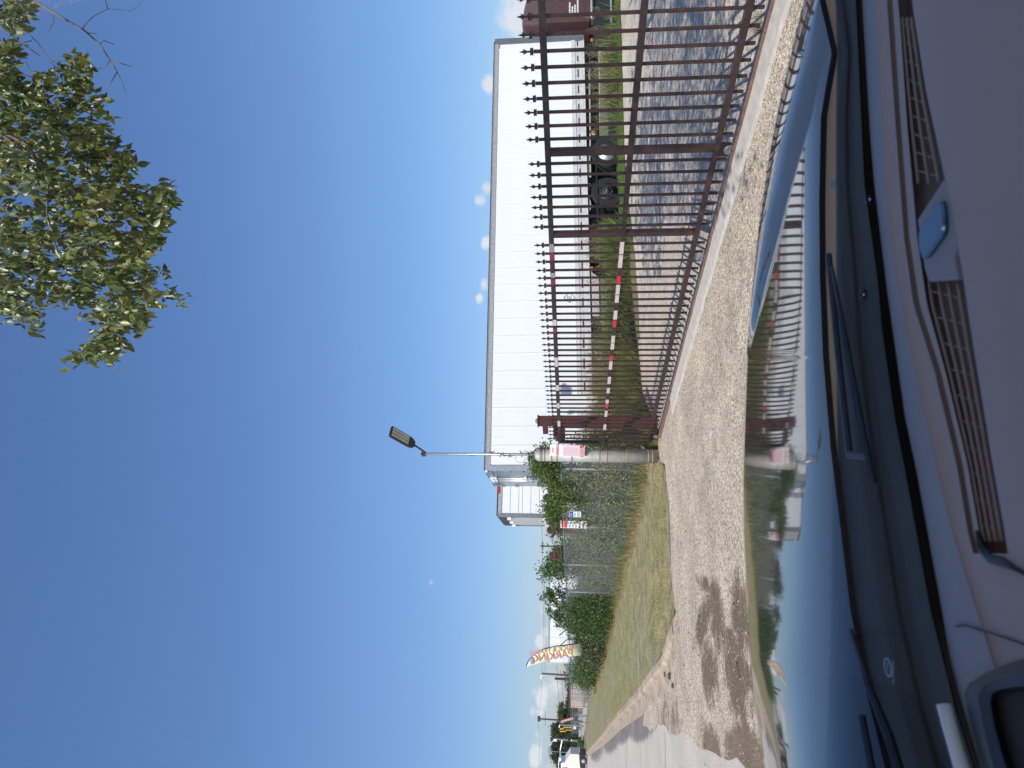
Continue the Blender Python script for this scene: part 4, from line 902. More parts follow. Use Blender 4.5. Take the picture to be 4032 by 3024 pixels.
# windscreen
gm = bpy.data.materials.new('windscreen_glass'); gm.use_nodes = True; t = gm.node_tree; t.nodes.clear()
o_ = t.nodes.new('ShaderNodeOutputMaterial'); mx = t.nodes.new('ShaderNodeMixShader'); tr_ = t.nodes.new('ShaderNodeBsdfTransparent'); gl = t.nodes.new('ShaderNodeBsdfGlossy'); fr_ = t.nodes.new('ShaderNodeFresnel')
tr_.inputs[0].default_value = (.96, .955, .94, 1); gl.inputs['Roughness'].default_value = .0; fr_.inputs[0].default_value = 1.5
t.nodes.remove(fr_); ge_ = t.nodes.new('ShaderNodeNewGeometry'); dp_ = t.nodes.new('ShaderNodeVectorMath'); dp_.operation = 'DOT_PRODUCT'; t.links.new(ge_.outputs['Normal'], dp_.inputs[0]); t.links.new(ge_.outputs['Incoming'], dp_.inputs[1])
fre = mth('MULTIPLY_ADD', mth('POWER', mth('SUBTRACT', 1.0, mth('ABSOLUTE', dp_.outputs['Value'], tree=t), tree=t), 5.0, tree=t), .92, .05, tree=t)
t.links.new(fre, mx.inputs[0]); t.links.new(tr_.outputs[0], mx.inputs[1]); t.links.new(gl.outputs[0], mx.inputs[2]); t.links.new(mx.outputs[0], o_.inputs['Surface'])
wsm = MB(); nW = 40
for i in range(nW + 1):
    y = -700 + 4600 * i / nW; p = ground_at(tab(XKL, y) + 4, y, ZC + .012); b = p + Vector((.06, -.3 - max(0, p.y - .3), .0))
    top = Vector((p.x * 1.0 + .02, .43, 2.258)); 
    for k in range(5): q = p.lerp(top, k / 4); wsm.v.append((q.x, q.y, q.z + .02 * math.sin(k / 4 * math.pi)))
for i in range(nW):
    for k in range(4): j = i * 5 + k; wsm.f.append((j, j + 1, j + 6, j + 5))
wsm.obj('windscreen', gm, car, smooth=True)
# unseen cab shell; roof raised and lengthened to shade dashboard and cowl
hd2 = mat('light_grey_headliner', (.62, .58, .53), .9); beigeseat = mat('beige_seat_cloth', (.42, .35, .28), .9)  # pale lining and seats coloured to bounce warm light onto the dashboard
MB().bbox((-1.25, -2.2, 2.262), (1.25, .44, 2.30)).obj('roof', paint, car, bevel=.01); MB().bbox((-1.2, -2.15, 2.25), (1.2, .42, 2.26)).obj('headliner', hd2, car)
for sx in (-1, 1): MB().bbox((sx * 1.1 - .03, -2.2, .5), (sx * 1.1 + .03, .35, 1.18)).obj('door', paint, car, bevel=.02)
MB().bbox((-1.06, -2.2, .5), (1.06, .6, .62)).obj('cabin_floor', beigeseat, car); MB().bbox((-1.06, -2.22, .5), (1.06, -2.16, 2.24)).obj('rear_bulkhead', hd2, car)  # unseen bulkhead closes the cabin against sun and stray windscreen reflections
for sx in (-1, 1):
    MB().bbox((sx * 1.08 - .03, -.95, 1.18), (sx * 1.08 + .03, -.8, 2.25)).obj('door_pillar', hd2, car)
    st_ = MB().bbox((sx * .5 - .27, -.75, .62), (sx * .5 + .27, -.22, .98)).bbox((sx * .5 - .27, -.98, .8), (sx * .5 + .27, -.76, 1.6)).obj('seat', beigeseat, car, bevel=.05); MB().bbox((sx * .5 - .14, -.98, 1.62), (sx * .5 + .14, -.86, 1.85)).obj('headrest', beigeseat, st_, bevel=.04)

# ------------------------------------------------------------------ vegetation
gleaf = leafmat('bush_leaves', (.065, .115, .028), .25, island=.45)
gleafd = leafmat('dusty_vine_leaves', (.19, .205, .115), .2, island=.45, rough=.6)
gbright = leafmat('fresh_vine_leaves', (.10, .15, .038), .3, island=.4)
grassm = leafmat('tall_grass_blades', (.15, .25, .065), .35, island=.45, col2=(.28, .29, .13))
straw = leafmat('dry_straw_grass', (.30, .23, .12), .2, island=.4)
stemm = mat('woody_stems', (.12, .095, .07), .8, var=.2)
def blob_points(blobs, n, clumps=0, shell=.5):
    w = np.array([b[3] * b[4] * b[5] for b in blobs]) ** .8; w /= w.sum(); idx = RNG.choice(len(blobs), n, p=w); B = np.array(blobs)[idx]
    u = RNG.normal(size=(n, 3)); u /= np.linalg.norm(u, axis=1)[:, None]; r = RNG.uniform(0, 1, n) ** shell
    P = B[:, :3] + u * r[:, None] * B[:, 3:6]
    return P
def foliage(name, label, cat, base, blobs, n, size, m, group=None, sm=SLEAF, sf=SLEAFF, stems=10, clump=0.0, tilt=None, minz=.02):
    th = thing(name, label, cat, (base[0], base[1], 0), 0, group); b0 = np.array([base[0], base[1], 0])
    if clump:
        nc_ = max(8, n // 22); C = blob_points(blobs, nc_, shell=.4); P = C[RNG.integers(0, nc_, n)] + RNG.normal(0, clump, (n, 3))
    else: P = blob_points(blobs, n)
    P = P[P[:, 2] > minz]
    o = scatter('foliage', sm, sf, P - b0, rand_rot(len(P), tilt), RNG.uniform(size * .6, size * 1.3, len(P)), m, th); o['kind'] = 'stuff'
    mb = MB(); r = random.Random(len(label))
    for k in range(stems):
        b = blobs[r.randrange(len(blobs))]; p = Vector((b[0] + r.uniform(-.4, .4) * b[3], b[1] + r.uniform(-.4, .4) * b[4], b[2] + r.uniform(-.1, .8) * b[5])); q = Vector((b[0] + r.uniform(-.3, .3) * b[3], b[1] + r.uniform(-.3, .3) * b[4], 0))
        mid = p.lerp(q, .5) + Vector((r.uniform(-.1, .1), r.uniform(-.1, .1), 0)); mb.tube([q - Vector(b0), mid - Vector(b0), p - Vector(b0)], [size * .2, size * .15, size * .07], 5)
    if stems: mb.obj('stem', stemm, th)
    return th
def fb_(s, off, z, a, b, c): p = fpt(s, off); return (p.x, p.y, z, a, b, c)
# vines on the fence beside the post
B = [fb_(.8 + i * .55, .22 + .1 * math.sin(i), 2.15 + .28 * math.sin(i * 1.3 + .5) * (1 - i / 9), .38, .38, .36 - i * .02) for i in range(8)]
B += [fb_(.5, .1, 2.35, .25, .25, .3), fb_(2.6, .08, 1.7, .3, .3, .4), fb_(1.7, .1, 1.85, .4, .3, .3)]
foliage('vine', 'fresh green vine heaped over the fence top beside the round gate post', 'vine', fpt(1).xy, B, 15000, .06, gbright, clump=.07, stems=14)
B = [fb_(.2 + i * .5, .30 + .12 * math.sin(i * 2.1), .95 + .12 * math.sin(i), .34, .36, .95) for i in range(14)]
foliage('vine', 'dusty vines climbing all over the fence from the gate post to the notice sign', 'vine', fpt(3.4).xy, B, 32000, .055, gleafd, clump=.10, stems=26)
B = [fb_(7 + i * .55, .38 + .15 * math.sin(i * 1.7), .85 + .15 * math.sin(i * 1.1), .36, .4, .85) for i in range(12)]
foliage('vine', 'sparse dry vines and twigs on the fence left of the notice sign', 'vine', fpt(10).xy, B, 24000, .05, gleafd, clump=.10, stems=70)
B = [fb_(8.2, .5, 1.9, .5, .5, .5), fb_(9.8, .5, 2.1, .45, .5, .45), fb_(10.6, .5, 2.0, .5, .5, .7), fb_(11.1, .5, 2.5, .4, .4, .4)]
foliage('sapling', 'leafy sapling rising above the fence behind the brown frames', 'sapling', fpt(10, .5).xy, B, 4500, .08, gleaf, clump=.10, stems=16)
foliage('sapling', 'thin sapling with few leaves beside the middle brown frame', 'sapling', fpt(7, .5).xy, [fb_(6.9, .5, 2.35, .25, .3, .3), fb_(6.3, .5, 2.1, .25, .3, .3)], 260, .07, gleaf, clump=.08, stems=8)
B = [fb_(12.8 + i * .6, .05 + .25 * math.sin(i * 2.3), .9 + .1 * math.sin(i * 3), .55, .6, .95) for i in range(9)] + [fb_(14.5, .0, 1.5, .7, .6, .6), fb_(16.5, 0, 1.6, .8, .6, .5)]
foliage('shrub', 'big dense dark green shrub growing through the fence, largest of the row', 'shrub', fpt(15.2).xy, B, 34000, .075, gleaf, clump=.12, stems=30)
B = [fb_(13.5 + i * 1.0, .4, 2.35 + .25 * math.sin(i * 2), .25, .25, .4) for i in range(7)]
foliage('shrub', 'loose upright sprays of leaves above the fence in front of the far white trailer', 'shrub', fpt(16, .4).xy, B, 1900, .10, gleaf, clump=.07, stems=34)
B = [fb_(19.5 + i * .9, .1 + .3 * math.sin(i * 2.3), .7, .7, .8, .9) for i in range(9)]
foliage('shrub', 'olive brushy shrub covering the fence under the yellow flag', 'shrub', fpt(23).xy, B, 18000, .10, leafmat('olive_brush_leaves', (.075, .095, .04), .2, island=.45), clump=.16, stems=40)
B = [fb_(29.5 + i * .8, -.1, .8, .9, .9, 1.0) for i in range(5)]
foliage('shrub', 'bright green rounded shrub at the fence left of the olive brush', 'shrub', fpt(31).xy, B, 5200, .11, gleaf, clump=.18, stems=14)
B = [fb_(35 + i * .8, .0, .8, 1.0, 1.0, .95) for i in range(5)]
foliage('shrub', 'dark green shrub against the fence in front of the peach building', 'shrub', fpt(37).xy, B, 4200, .13, gleaf, clump=.2, stems=14)
foliage('sapling', 'thin green sapling beside the last shrub on the fence', 'sapling', fpt(44).xy, [fb_(44.5, .1, 1.2, .4, .4, 1.1)], 500, .14, gleaf, clump=.2, stems=6)
# grasses
T1, T1F = blade_tuft(6, 1, .030, .55, 1); T2, T2F = blade_tuft(5, 1, .016, .5, 4)
vp = [tuple(p) for p in ea] + [tuple(p) for p in fa[::-1]]
P = rand_in(vp, 60000, near=30)
hz = np.where(P[:, 0] > -4.2, 0, np.minimum(.13, (-4.2 - P[:, 0]) * .13)) * .5 + .05
o = scatter('verge_grass', T1, T1F, np.c_[P, hz], rand_rot(len(P), .25), RNG.uniform(.025, .06, len(P)), leafmat('mown_verge_grass', (.27, .30, .11), .3, island=.6, col2=(.52, .43, .23))); o['kind'] = 'stuff'
ss_ = RNG.uniform(0, 40, 2600); P = np.array([fpt(s, RNG.uniform(-.75, .15))[:2] for s in ss_])
o = scatter('straw_fringe', T2, T2F, np.c_[P, np.full(len(P), .10)], rand_rot(len(P), .5), RNG.uniform(.07, .28, len(P)), straw); o['kind'] = 'stuff'
ss_ = RNG.uniform(.2, 30, 900); P = np.array([fpt(s, RNG.uniform(-.35, .3))[:2] for s in ss_])
o = scatter('fence_weeds', T2, T2F, np.c_[P, np.full(len(P), .08)], rand_rot(len(P), .45), RNG.uniform(.2, .6, len(P)), leafmat('weed_blades', (.11, .17, .05), .3, island=.5, col2=(.24, .22, .10))); o['kind'] = 'stuff'
# yard grass band
yg_near = [G(2444, -200), G(2442, 0), G(2448, 300), G(2452, 600), G(2462, 880), G(2495, 905), G(2490, 1100), G(2500, 1300), G(2520, 1450), G(2528, 1560), G(2565, 1640), G(2592, 1700), G(2592, 1735)]
ygp = [tuple(p.xy) for p in yg_near] + [(-3.0, 17.5), (-8, 28), (-14, 40), (10, 48), (34, 40)]
sheet('yard_lawn', jag(ygp, .08, .4, 8), .004, mat('patchy_green_grass_soil', (.09, .13, .035), .95, var=.4, vscale=3, col2=(.20, .17, .09), bump=.4))
sheet('yard_path', jag([(-6, 24.5), (2, 23.0), (8, 26.0), (30, 33), (30, 40), (4, 33), (-6, 30)], .08, .5, 9), .009, aggregate('pale_dirt_path', (.42, .36, .28), (.3, .25, .19), (.5, .45, .38), 30, bumps=.3))
# the ground rises gently towards the truck
TA = Vector((-2.26, 19.0)); TD = Vector((13.56, 4.3)); TN = Vector((.302, -.953))
def rise(u, d): t = min(1, max(0, (u - .28) / .35)); t = t * t * (3 - 2 * t); return .27 * t * min(1, max(0, (6.2 - d) / 4.6))
def rp(u, d): p = TA + TD * u + TN * d; return (p.x, p.y)
def rise_mesh(name, ds, m, dz):
    mb = MB(); nu = 60; n = len(ds); r = random.Random(6)
    for i in range(nu + 1):
        u = .22 + 1.9 * i / nu
        for k, d in enumerate(ds): dd_ = d + (r.uniform(-.09, .09) if abs(d - 1.6) < .01 else 0); x, y = rp(u, dd_); mb.v.append((x, y, rise(u, d) + dz))
    for i in range(nu):
        for k in range(n - 1): q = i * n + k; mb.f.append((q, q + 1, q + n + 1, q + n))
    o = mb.obj(name, m, smooth=True); o['kind'] = 'structure'
rise_mesh('yard_slope', [6.3, 5, 4, 3, 1.3], yard_m, .006); rise_mesh('raised_lawn', [1.6, 0, -3, -9], MATS['patchy_green_grass_soil'], .014)
def on_rise(n, u0, u1, d0, d1):
    U = RNG.uniform(u0, u1, n); D_ = RNG.uniform(d0, d1, n); return np.array([(*rp(u, d), rise(u, d)) for u, d in zip(U, D_)])
P = on_rise(15000, .42, 1.7, -.6, 1.65); o = scatter('short_yard_grass', T1, T1F, P, rand_rot(len(P), .25), RNG.uniform(.05, .14, len(P)), leafmat('short_green_grass', (.12, .20, .045), .35, island=.4)); o['kind'] = 'stuff'
tallp = [tuple(p.xy) for p in yg_near[5:]] + [(-2.2, 16.6), (-3.0, 19.2), (-1, 19.4), (4.4, 20.9)]
tallp = [p for p in tallp]
P = rand_in(tallp, 24000); dd = RNG.uniform(.5, 1.0, len(P)); frontness = np.clip((P[:, 1] - 15.5) / 4, .25, 1)
o = scatter('tall_yard_grass', T2, T2F, np.c_[P, np.zeros(len(P))], rand_rot(len(P), .3), RNG.uniform(.45, 1.15, len(P)) * frontness, grassm); o['kind'] = 'stuff'
P = P[RNG.uniform(0, 1, len(P)) < .05]
T3 = []; T3F = []
for k in range(16):      # seed head
    a = k * 2.4; z = .7 + k * .02; q = len(T3); dx, dy = math.cos(a), math.sin(a); l = .10 * (1.1 - k / 18)
    T3 += [(0, 0, z), (dx * l, dy * l, z + .07), (dx * l * .7 + .008, dy * l * .7, z + .03)]; T3F += [(q, q + 1, q + 2)]
q = len(T3); T3 += [(.006, 0, 0), (-.006, 0, 0), (0, 0, 1.0)]; T3F += [(q, q + 1, q + 2)]
T3 = np.array(T3)
o = scatter('seed_heads', T3, T3F, np.c_[P, np.zeros(len(P))], rand_rot(len(P), .22), RNG.uniform(.9, 1.35, len(P)), leafmat('pale_seed_heads', (.26, .23, .14), .3, island=.3)); o['kind'] = 'stuff'
# tall weeds by the truck
wz = []
for (y, n) in ((150, 34), (250, 50), (300, 60), (360, 64), (420, 64), (480, 54), (540, 46), (590, 34), (660, 14)):
    u = .97 - (y - 155) / 1690 * .86
    for k in range(int(n * .6)): uu = u + RNG.normal(0, .018); d = RNG.uniform(.2, 1.3); wz.append((*rp(uu, d), rise(uu, d)))
wz = np.array(wz)
o = scatter('tall_weeds', T2, T2F, wz, rand_rot(len(wz), .35), RNG.uniform(.35, .9, len(wz)), leafmat('weed_blades', (.11, .17, .05), .3, island=.5, col2=(.24, .22, .10))); o['kind'] = 'stuff'
w2_ = wz[::3]; o = scatter('weed_seed_heads', T3, T3F, w2_, rand_rot(len(w2_), .3), RNG.uniform(.7, 1.1, len(w2_)), MATS['pale_seed_heads']); o['kind'] = 'stuff'
c = G(2995, 95 - 8); wt = thing('grass_clump', 'small dry grass clump growing in the crack at the near end of the gate track', 'weed', (c.x, c.y, 0)); n = 26
scatter('blades', T2, T2F, np.c_[RNG.normal(0, .05, (n, 2)), np.zeros(n)], rand_rot(n, .5), RNG.uniform(.05, .16, n), straw, wt)
pl_ = G(2578, 1738); bgm = MB()
rr = random.Random(4)
for k in range(7): a = k * .9; bgm.box((rr.uniform(-.08, .08), rr.uniform(-.08, .08), .06 + rr.uniform(-.03, .05)), (.10, .08, .06), Matrix.Rotation(a, 3, (1, .4, .7)))
bgo = bgm.obj('plastic_bag', mat('crumpled_white_plastic', (.6, .6, .62), .4), None, smooth=False, loc=(pl_.x + .12, pl_.y - .1, 0)); tag(bgo, 'crumpled white plastic bag caught at the foot of the round gate post', 'bag')

# overhanging tree near the camera
tree = thing('overhanging_tree', 'large leafy tree with pale drooping boughs overhanging the driveway close to the camera', 'tree', (7.6, 9.0, 0)); tb0 = Vector((7.6, 9.0, 0))
bark = mat('grey_brown_bark', (.15, .125, .10), .9, var=.35, vscale=10, bump=.5, bscale=20)
def at3(x, y, Y): return point_at(x, y, Y) - tb0
MB().tube([(0, 0, -.2), (.05, 0, 1.5), (-.1, .1, 3.2), (-.5, -.1, 5)], [.34, .27, .24, .2], 14).obj('trunk', bark, tree, smooth=True)
def limb(pts, r): return MB().tube(pts, r, 7).obj('branch', bark, tree, smooth=True)
limb([(-.5, -.1, 5), (-1.6, -.3, 7.2), at3(-520, -250, 8.4), at3(-300, 300, 8.2), at3(-60, 480, 8.2), at3(110, 570, 8.3), at3(190, 720, 8.4), at3(185, 840, 8.5), at3(230, 1000, 8.7)], [.16, .10, .05, .04, .03, .022, .017, .012, .006])
limb([at3(-60, 480, 8.2), at3(240, 690, 8.9), at3(340, 890, 9.0), at3(430, 1080, 9.1), at3(450, 1190, 9.1), at3(400, 1330, 9.2), at3(290, 1420, 9.2)], [.03, .022, .018, .013, .010, .006, .003])
limb([(-1.6, -.3, 7.2), at3(-420, -200, 7.6), at3(-120, -70, 7.6), at3(135, 5, 7.6)], [.08, .04, .016, .010])
limb([at3(135, 5, 7.6), at3(250, 72, 7.6), at3(330, 118, 7.6), at3(395, 175, 7.6), at3(432, 235, 7.6), at3(458, 275, 7.6), at3(475, 310, 7.6), at3(500, 375, 7.6)], [.014, .011, .010, .008, .006, .005, .003, .002])
for pts in ([(325, 115), (340, 90), (372, 62), (425, 35), (470, 38), (510, 45), (545, 25), (560, 0)], [(425, 38), (418, 10), (410, -20)], [(330, 118), (350, 130), (380, 132)], [(395, 172), (410, 160), (450, 175)], [(440, 250), (470, 248), (520, 262)],
            [(430, 240), (420, 260), (380, 275)], [(460, 285), (440, 320), (425, 342)], [(210, 60), (212, 85), (190, 125)]):
    limb([at3(x, y, 7.6) for x, y in pts], [.006, .0045, .004, .0035, .003, .0025, .002, .0015][:len(pts)])
for pts in ([(-60, 60), (60, 150), (150, 215), (210, 255), (275, 308)], [(-40, 50), (80, 100), (150, 170), (190, 225), (245, 270), (300, 310)], [(60, 0), (90, 30), (100, 55), (110, 70)], [(-30, 160), (60, 175), (125, 160)], [(0, 250), (60, 280), (130, 305), (200, 320), (240, 240), (300, 232)],
            [(60, 340), (75, 370), (110, 365), (135, 330), (130, 300), (100, 240)], [(165, 360), (190, 420), (215, 470), (230, 440), (200, 400)], [(250, 600), (300, 500), (305, 510)], [(430, 890), (520, 830), (500, 850)], [(210, 950), (320, 920)]):
    limb([at3(x, y, 8.0) for x, y in pts], [.009, .006, .005, .004, .003, .0025][:len(pts)])
poly = [(-60, 250), (60, 300), (70, 350), (140, 380), (160, 300), (300, 240), (330, 300), (385, 360), (412, 430), (415, 500), (470, 540), (505, 640), (525, 720), (560, 742), (640, 748), (655, 800), (630, 860), (650, 930), (600, 985), (585, 1030), (630, 1080), (590, 1100), (560, 1140), (680, 1162), (610, 1200), (550, 1230), (545, 1290), (495, 1310), (480, 1380), (440, 1440), (395, 1400), (330, 1405),
        (278, 1440), (275, 1400), (340, 1350), (395, 1300), (360, 1265), (310, 1285), (330, 1210), (215, 1190), (165, 1130), (135, 1190), (145, 1300), (125, 1305), (100, 1215), (60, 1240), (-60, 1270)]
PI = rand_in(poly, 600); extra = []
for cx, cy, n, sg in ((45, 50, 16, 26), (20, 215, 14, 24), (120, 400, 8, 20), (150, 330, 4, 12), (640, 1075, 1, 5), (690, 1163, 2, 7), (650, 760, 4, 12), (300, 235, 3, 8)): extra += [(cx + RNG.normal(0, sg), cy + RNG.normal(0, sg)) for _ in range(n)]
PI = np.concatenate([PI, np.array(extra)])
LP = []; LS = []
for (x, y) in PI:
    Y = RNG.uniform(7.6, 10.2); c = point_at(x, y, Y); n = RNG.integers(8, 15); d = RNG.normal(size=3); d[2] = -abs(d[2]) * .6; d /= np.linalg.norm(d)
    for k in range(n): LP.append(np.array(c) + d * (k / n - .5) * .22 + RNG.normal(0, .045, 3)); LS.append(RNG.uniform(.08, .155))
# the crown goes on above and beside the picture
vis = len(LP)
def pix(p):
    v = Vector(p) - Vector((0, 0, EYE)); f = v.y * cth + v.z * sth; u = -v.y * sth + v.z * cth
    if f < .1: return (-999, 0)
    return (2016 - F * u / f, 1512 - F * v.x / f)
cnt = 0
while cnt < 1500:
    p = np.array([RNG.uniform(-.5, 9), RNG.uniform(1.0, 13), RNG.uniform(6.3, 10.0)])
    if p[0] < -.2 + .2 * p[1]: continue
    if 9 - p[0] + abs(p[1] - 7) * .5 > 12: continue
    x, y = pix(p)
    if x > -220 and -420 < y: continue
    cnt += 1; n = 18
    for k in range(n): LP.append(p + RNG.normal(0, .17, 3)); LS.append(RNG.uniform(.08, .14))
LP = np.array(LP); LS = np.array(LS)
tleaf = leafmat('elm_leaves', (.075, .105, .024), .2, rough=.4, island=.6, spec=.6, col2=(.20, .215, .062))
# leaves hang: tip downwards
Q = rand_rot(len(LP), .75); hang = np.array([[1, 0, 0], [0, 0, 1], [0, -1, 0]], float)
Qh = Q @ hang[None]
o = scatter('leaves', LEAF, LEAFF, LP[300:vis] - np.array(tb0), Qh[300:vis], LS[300:vis], tleaf, tree); o['kind'] = 'stuff'
o = scatter('upper_crown', SLEAF, SLEAFF, LP[vis:] - np.array(tb0), Q[vis:], LS[vis:], tleaf, tree); o['kind'] = 'stuff'
lm = bpy.data.meshes.new('leaf'); lm.from_pydata([tuple(v) for v in LEAF], [], LEAFF); lm.materials.append(tleaf)
for i in range(300):
    l = link('leaf', lm, tree); m4 = Matrix([list(r) for r in Qh[i]]).to_4x4(); m4.translation = Vector(LP[i]) - tb0; l.matrix_local = m4 @ Matrix.Scale(float(LS[i]), 4)
limb([(-.5, -.1, 5), (-2, -2.5, 7.5), (-3.8, -5, 8.2), (-4.8, -6.6, 8.0)], [.17, .12, .07, .03]); limb([(-.5, -.1, 5), (.2, 1.2, 7.5), (.5, 3, 8.8)], [.17, .1, .04]); limb([(-2, -2.5, 7.5), (-4, -2.6, 8.5), (-6, -2.8, 8.9)], [.08, .05, .03])

# ------------------------------------------------------------------ flags
def feather_flag(name, label, xtop, ytop, xb, yb, Y, cloth, lines, right_w, colt, logo=True):
    base = point_at(2300, yb, Y); base = Vector((base.x, Y, 0)); th = thing(name, label, 'flag', base)
    k = Y / F      # metres per picture pixel at that distance
    def W(x, y): p = point_at(x, y, Y); return (p.x - base.x, 0, p.z)
    return th, W, k
yel = mat('pale_yellow_flag_cloth', (.70, .76, .46), .7, var=.05); fred = mat('flag_red_print', (.55, .14, .19), .7); fblue = mat('flag_blue_print', (.13, .2, .5), .7)
th, W_, k_ = feather_flag('feather_flag', 'tall pale yellow feather flag with mirrored red TRUCK & TRAILER PARKING lettering', 2072, 2626, 2300, 2530, 33.0, yel, None, None, None)
# curve of the pole (right edge, seen from behind)
pole = [(2360, 2520), (2310, 2528), (2255, 2536), (2220, 2541), (2190, 2544), (2150, 2552), (2124, 2563), (2100, 2580), (2085, 2596), (2075, 2612), (2072, 2626)]
free = [(2290, 2580), (2250, 2585), (2221, 2585), (2190, 2592), (2160, 2600), (2130, 2609), (2105, 2617), (2085, 2622), (2073, 2626)]
MB().tube([W_(*p) for p in pole] , [.03, .028, .025, .024, .022, .02, .018, .018, .017, .017, .016], 8).obj('pole', black, th, smooth=True)
p_, n_ = [Vector(W_(*p)) for p in [(2290, 2531)] + pole[2:]], 10
fcl = MB(); m_ = 6
fr2 = [Vector(W_(*p)) for p in free]; 
for i in range(len(fr2)):
    a = p_[i + 1] if i + 1 < len(p_) else p_[-1]; a = p_[min(i, len(p_) - 1)] if i == 0 else a
    for j in range(m_ + 1): t_ = j / m_; q = a.lerp(fr2[i], t_); fcl.v.append((q.x, .02 * math.sin(t_ * 5 + i), q.z))
for i in range(len(fr2) - 1):
    for j in range(m_): q = i * (m_ + 1) + j; fcl.f.append((q, q + 1, q + m_ + 2, q + m_ + 1))
fo = fcl.obj('cloth', yel, th, smooth=True); sm = fo.modifiers.new('thick', 'SOLIDIFY'); sm.thickness = .004
def flag_text(txt, x, y, size, squash=1, lean=.0, m=fred):
    c = Vector(W_(x, y)); c.y = -.03; up = Vector((-lean, 0, 1)).normalized(); rt = Vector((1, 0, lean)).normalized()
    mm = frame_mat(c, up, rt); mm = mm @ Matrix.Diagonal((squash, 1, 1, 1))
    return text_mesh(txt, size, m=m, parent=th, mw=mm, name='lettering')
flag_text('TRUCK & TRAILER', 2178, 2559, .27, 1.02, .17); flag_text('PARKING', 2173, 2584, .50, .95, .17)
lg_ = MB(); c = Vector(W_(2094, 2601)); u = Vector((-.17, 0, 1)).normalized(); r_ = Vector((u.z, 0, -u.x))
for (a, b, h, w) in ((0, 0, .16, .30),): lg_.prism([tuple(c + u * sx * h / 2 + r_ * sy * w / 2 + Vector((0, -.03, 0))) for sx, sy in ((-1, -1), (1, -1), (1, 1), (-1, 1))], (0, .004, 0))
lg_.obj('logo_patch', fblue, th); lg2 = MB(); 
for sx in (-.045, 0, .045): lg2.prism([tuple(c + u * (sx + a * .012) + r_ * b * .10 + Vector((0, -.036, 0))) for a, b in ((-1, -1), (1, -1), (1, 1), (-1, 1))], (0, .003, 0))
lg2.obj('logo_print', mat('flag_pale_pink', (.7, .5, .6), .7), th)
th, W_, k_ = feather_flag('feather_flag', 'distant red feather flag with white lettering beyond the fence by the traffic lights', 2202, 2848, 2300, 2826, 88.0, None, None, None, None)
pole = [(2330, 2819), (2262, 2823), (2240, 2826), (2220, 2831), (2207, 2838), (2202, 2846)]; free = [(2262, 2832), (2240, 2837), (2220, 2843), (2208, 2847), (2202, 2848)]
MB().tube([W_(*p) for p in pole], .03, 6).obj('pole', black, th)
p_ = [Vector(W_(*p)) for p in pole[1:]]; f_ = [Vector(W_(*p)) for p in free]; fc = MB()
for a, b in zip(p_, f_): fc.v += [tuple(a), tuple(b)]
for i in range(4): fc.f.append((2 * i, 2 * i + 1, 2 * i + 3, 2 * i + 2))
fo = fc.obj('cloth', mat('faded_red_flag_cloth', (.38, .08, .09), .7), th); fo.modifiers.new('thick', 'SOLIDIFY').thickness = .01
c = Vector(W_(2233, 2835.5)); c.y = -.03; text_mesh('PARKING', .36, m=whitep, parent=th, mw=frame_mat(c, Vector((-.35, 0, 1)), Vector((1, 0, .35))), name='lettering')

# ------------------------------------------------------------------ poles, wires, signals far down the street
wood = mat('weathered_pole_wood', (.12, .095, .075), .9, var=.2); dwood = mat('dark_pole_wood', (.06, .045, .04), .9)
def at(x, y, Y): return point_at(x, y, Y)
def pole_thing(name, label, xt, yt, yb, Y, r, m, cat='pole', group=None):
    t_ = at(xt, yt, Y); b_ = at(2256, yb, Y); th = thing(name, label, cat, (b_.x, Y, 0), 0, group)
    MB().tube([(0, 0, 0), (t_.x - b_.x, 0, t_.z)], [r, r * .75], 8).obj('pole', m, th); return th, t_, Vector((b_.x, Y, 0))
u1, u1t, u1b = pole_thing('utility_pole', 'pale wooden utility pole with a street lamp arm left of the yellow flag', 2133, 2652, 2662, 120, .2, wood)
MB().box((u1t.x - u1b.x, 0, u1t.z - .3), (.2, .2, .6)).obj('insulator_rack', dwood, u1)
lp_ = at(2132, 2674, 120) - u1b; MB().tube([(u1t.x - u1b.x, 0, u1t.z - .2), tuple(lp_ + Vector((.3, 0, .05))), tuple(lp_ + Vector((-.2, 0, -.2)))], [.06, .2, .05], 8).obj('street_lamp_head', whitep, u1)
u2, u2t, u2b = pole_thing('utility_pole', 'short dark pole standing in front of the low grey buildings', 2184, 2672, 2676, 100, .22, dwood)
u3, u3t, u3b = pole_thing('utility_pole', 'dark utility pole with crossarm rising beside the red flag', 2120, 2830, 2840, 125, .17, dwood)
MB().box((u3t.x - u3b.x, 0, u3t.z - .1), (.9, .12, .5)).obj('crossarm', dwood, u3)
u4, u4t, u4b = pole_thing('utility_pole', 'thin utility pole seen over the middle brown frame', 2128, 2150, 2152, 75, .10, dwood); MB().box((u4t.x - u4b.x, 0, u4t.z - .25), (.9, .1, .1)).obj('crossarm', dwood, u4)
def wireo(label, pts, r=.02, sag=.6):
    P3 = []; 
    for a, b in zip(pts, pts[1:]):
        for k in range(9): t_ = k / 8; q = a.lerp(b, t_); q = q + Vector((0, 0, -sag * 4 * t_ * (1 - t_))); P3.append(q)
    mb = MB().tube(P3, r, 4, False); o = mb.obj('power_line', dwood); tag(o, label, 'cable'); return o
wireo('upper power line running over the utility poles to the left picture side', [at(2134, 2250, 90), at(2131, 2652, 120), at(2117, 2830, 125), at(2118, 3060, 128)], .018, .3)
wireo('second power line just below the upper one, right of the lamp pole', [at(2140, 2250, 90), at(2142, 2640, 120)], .018, .2)
wireo('lower thin cable passing the short dark pole', [at(2190, 2620, 100), at(2195, 2700, 100), at(2201, 2790, 110), at(2213, 2880, 120)], .02, .1)
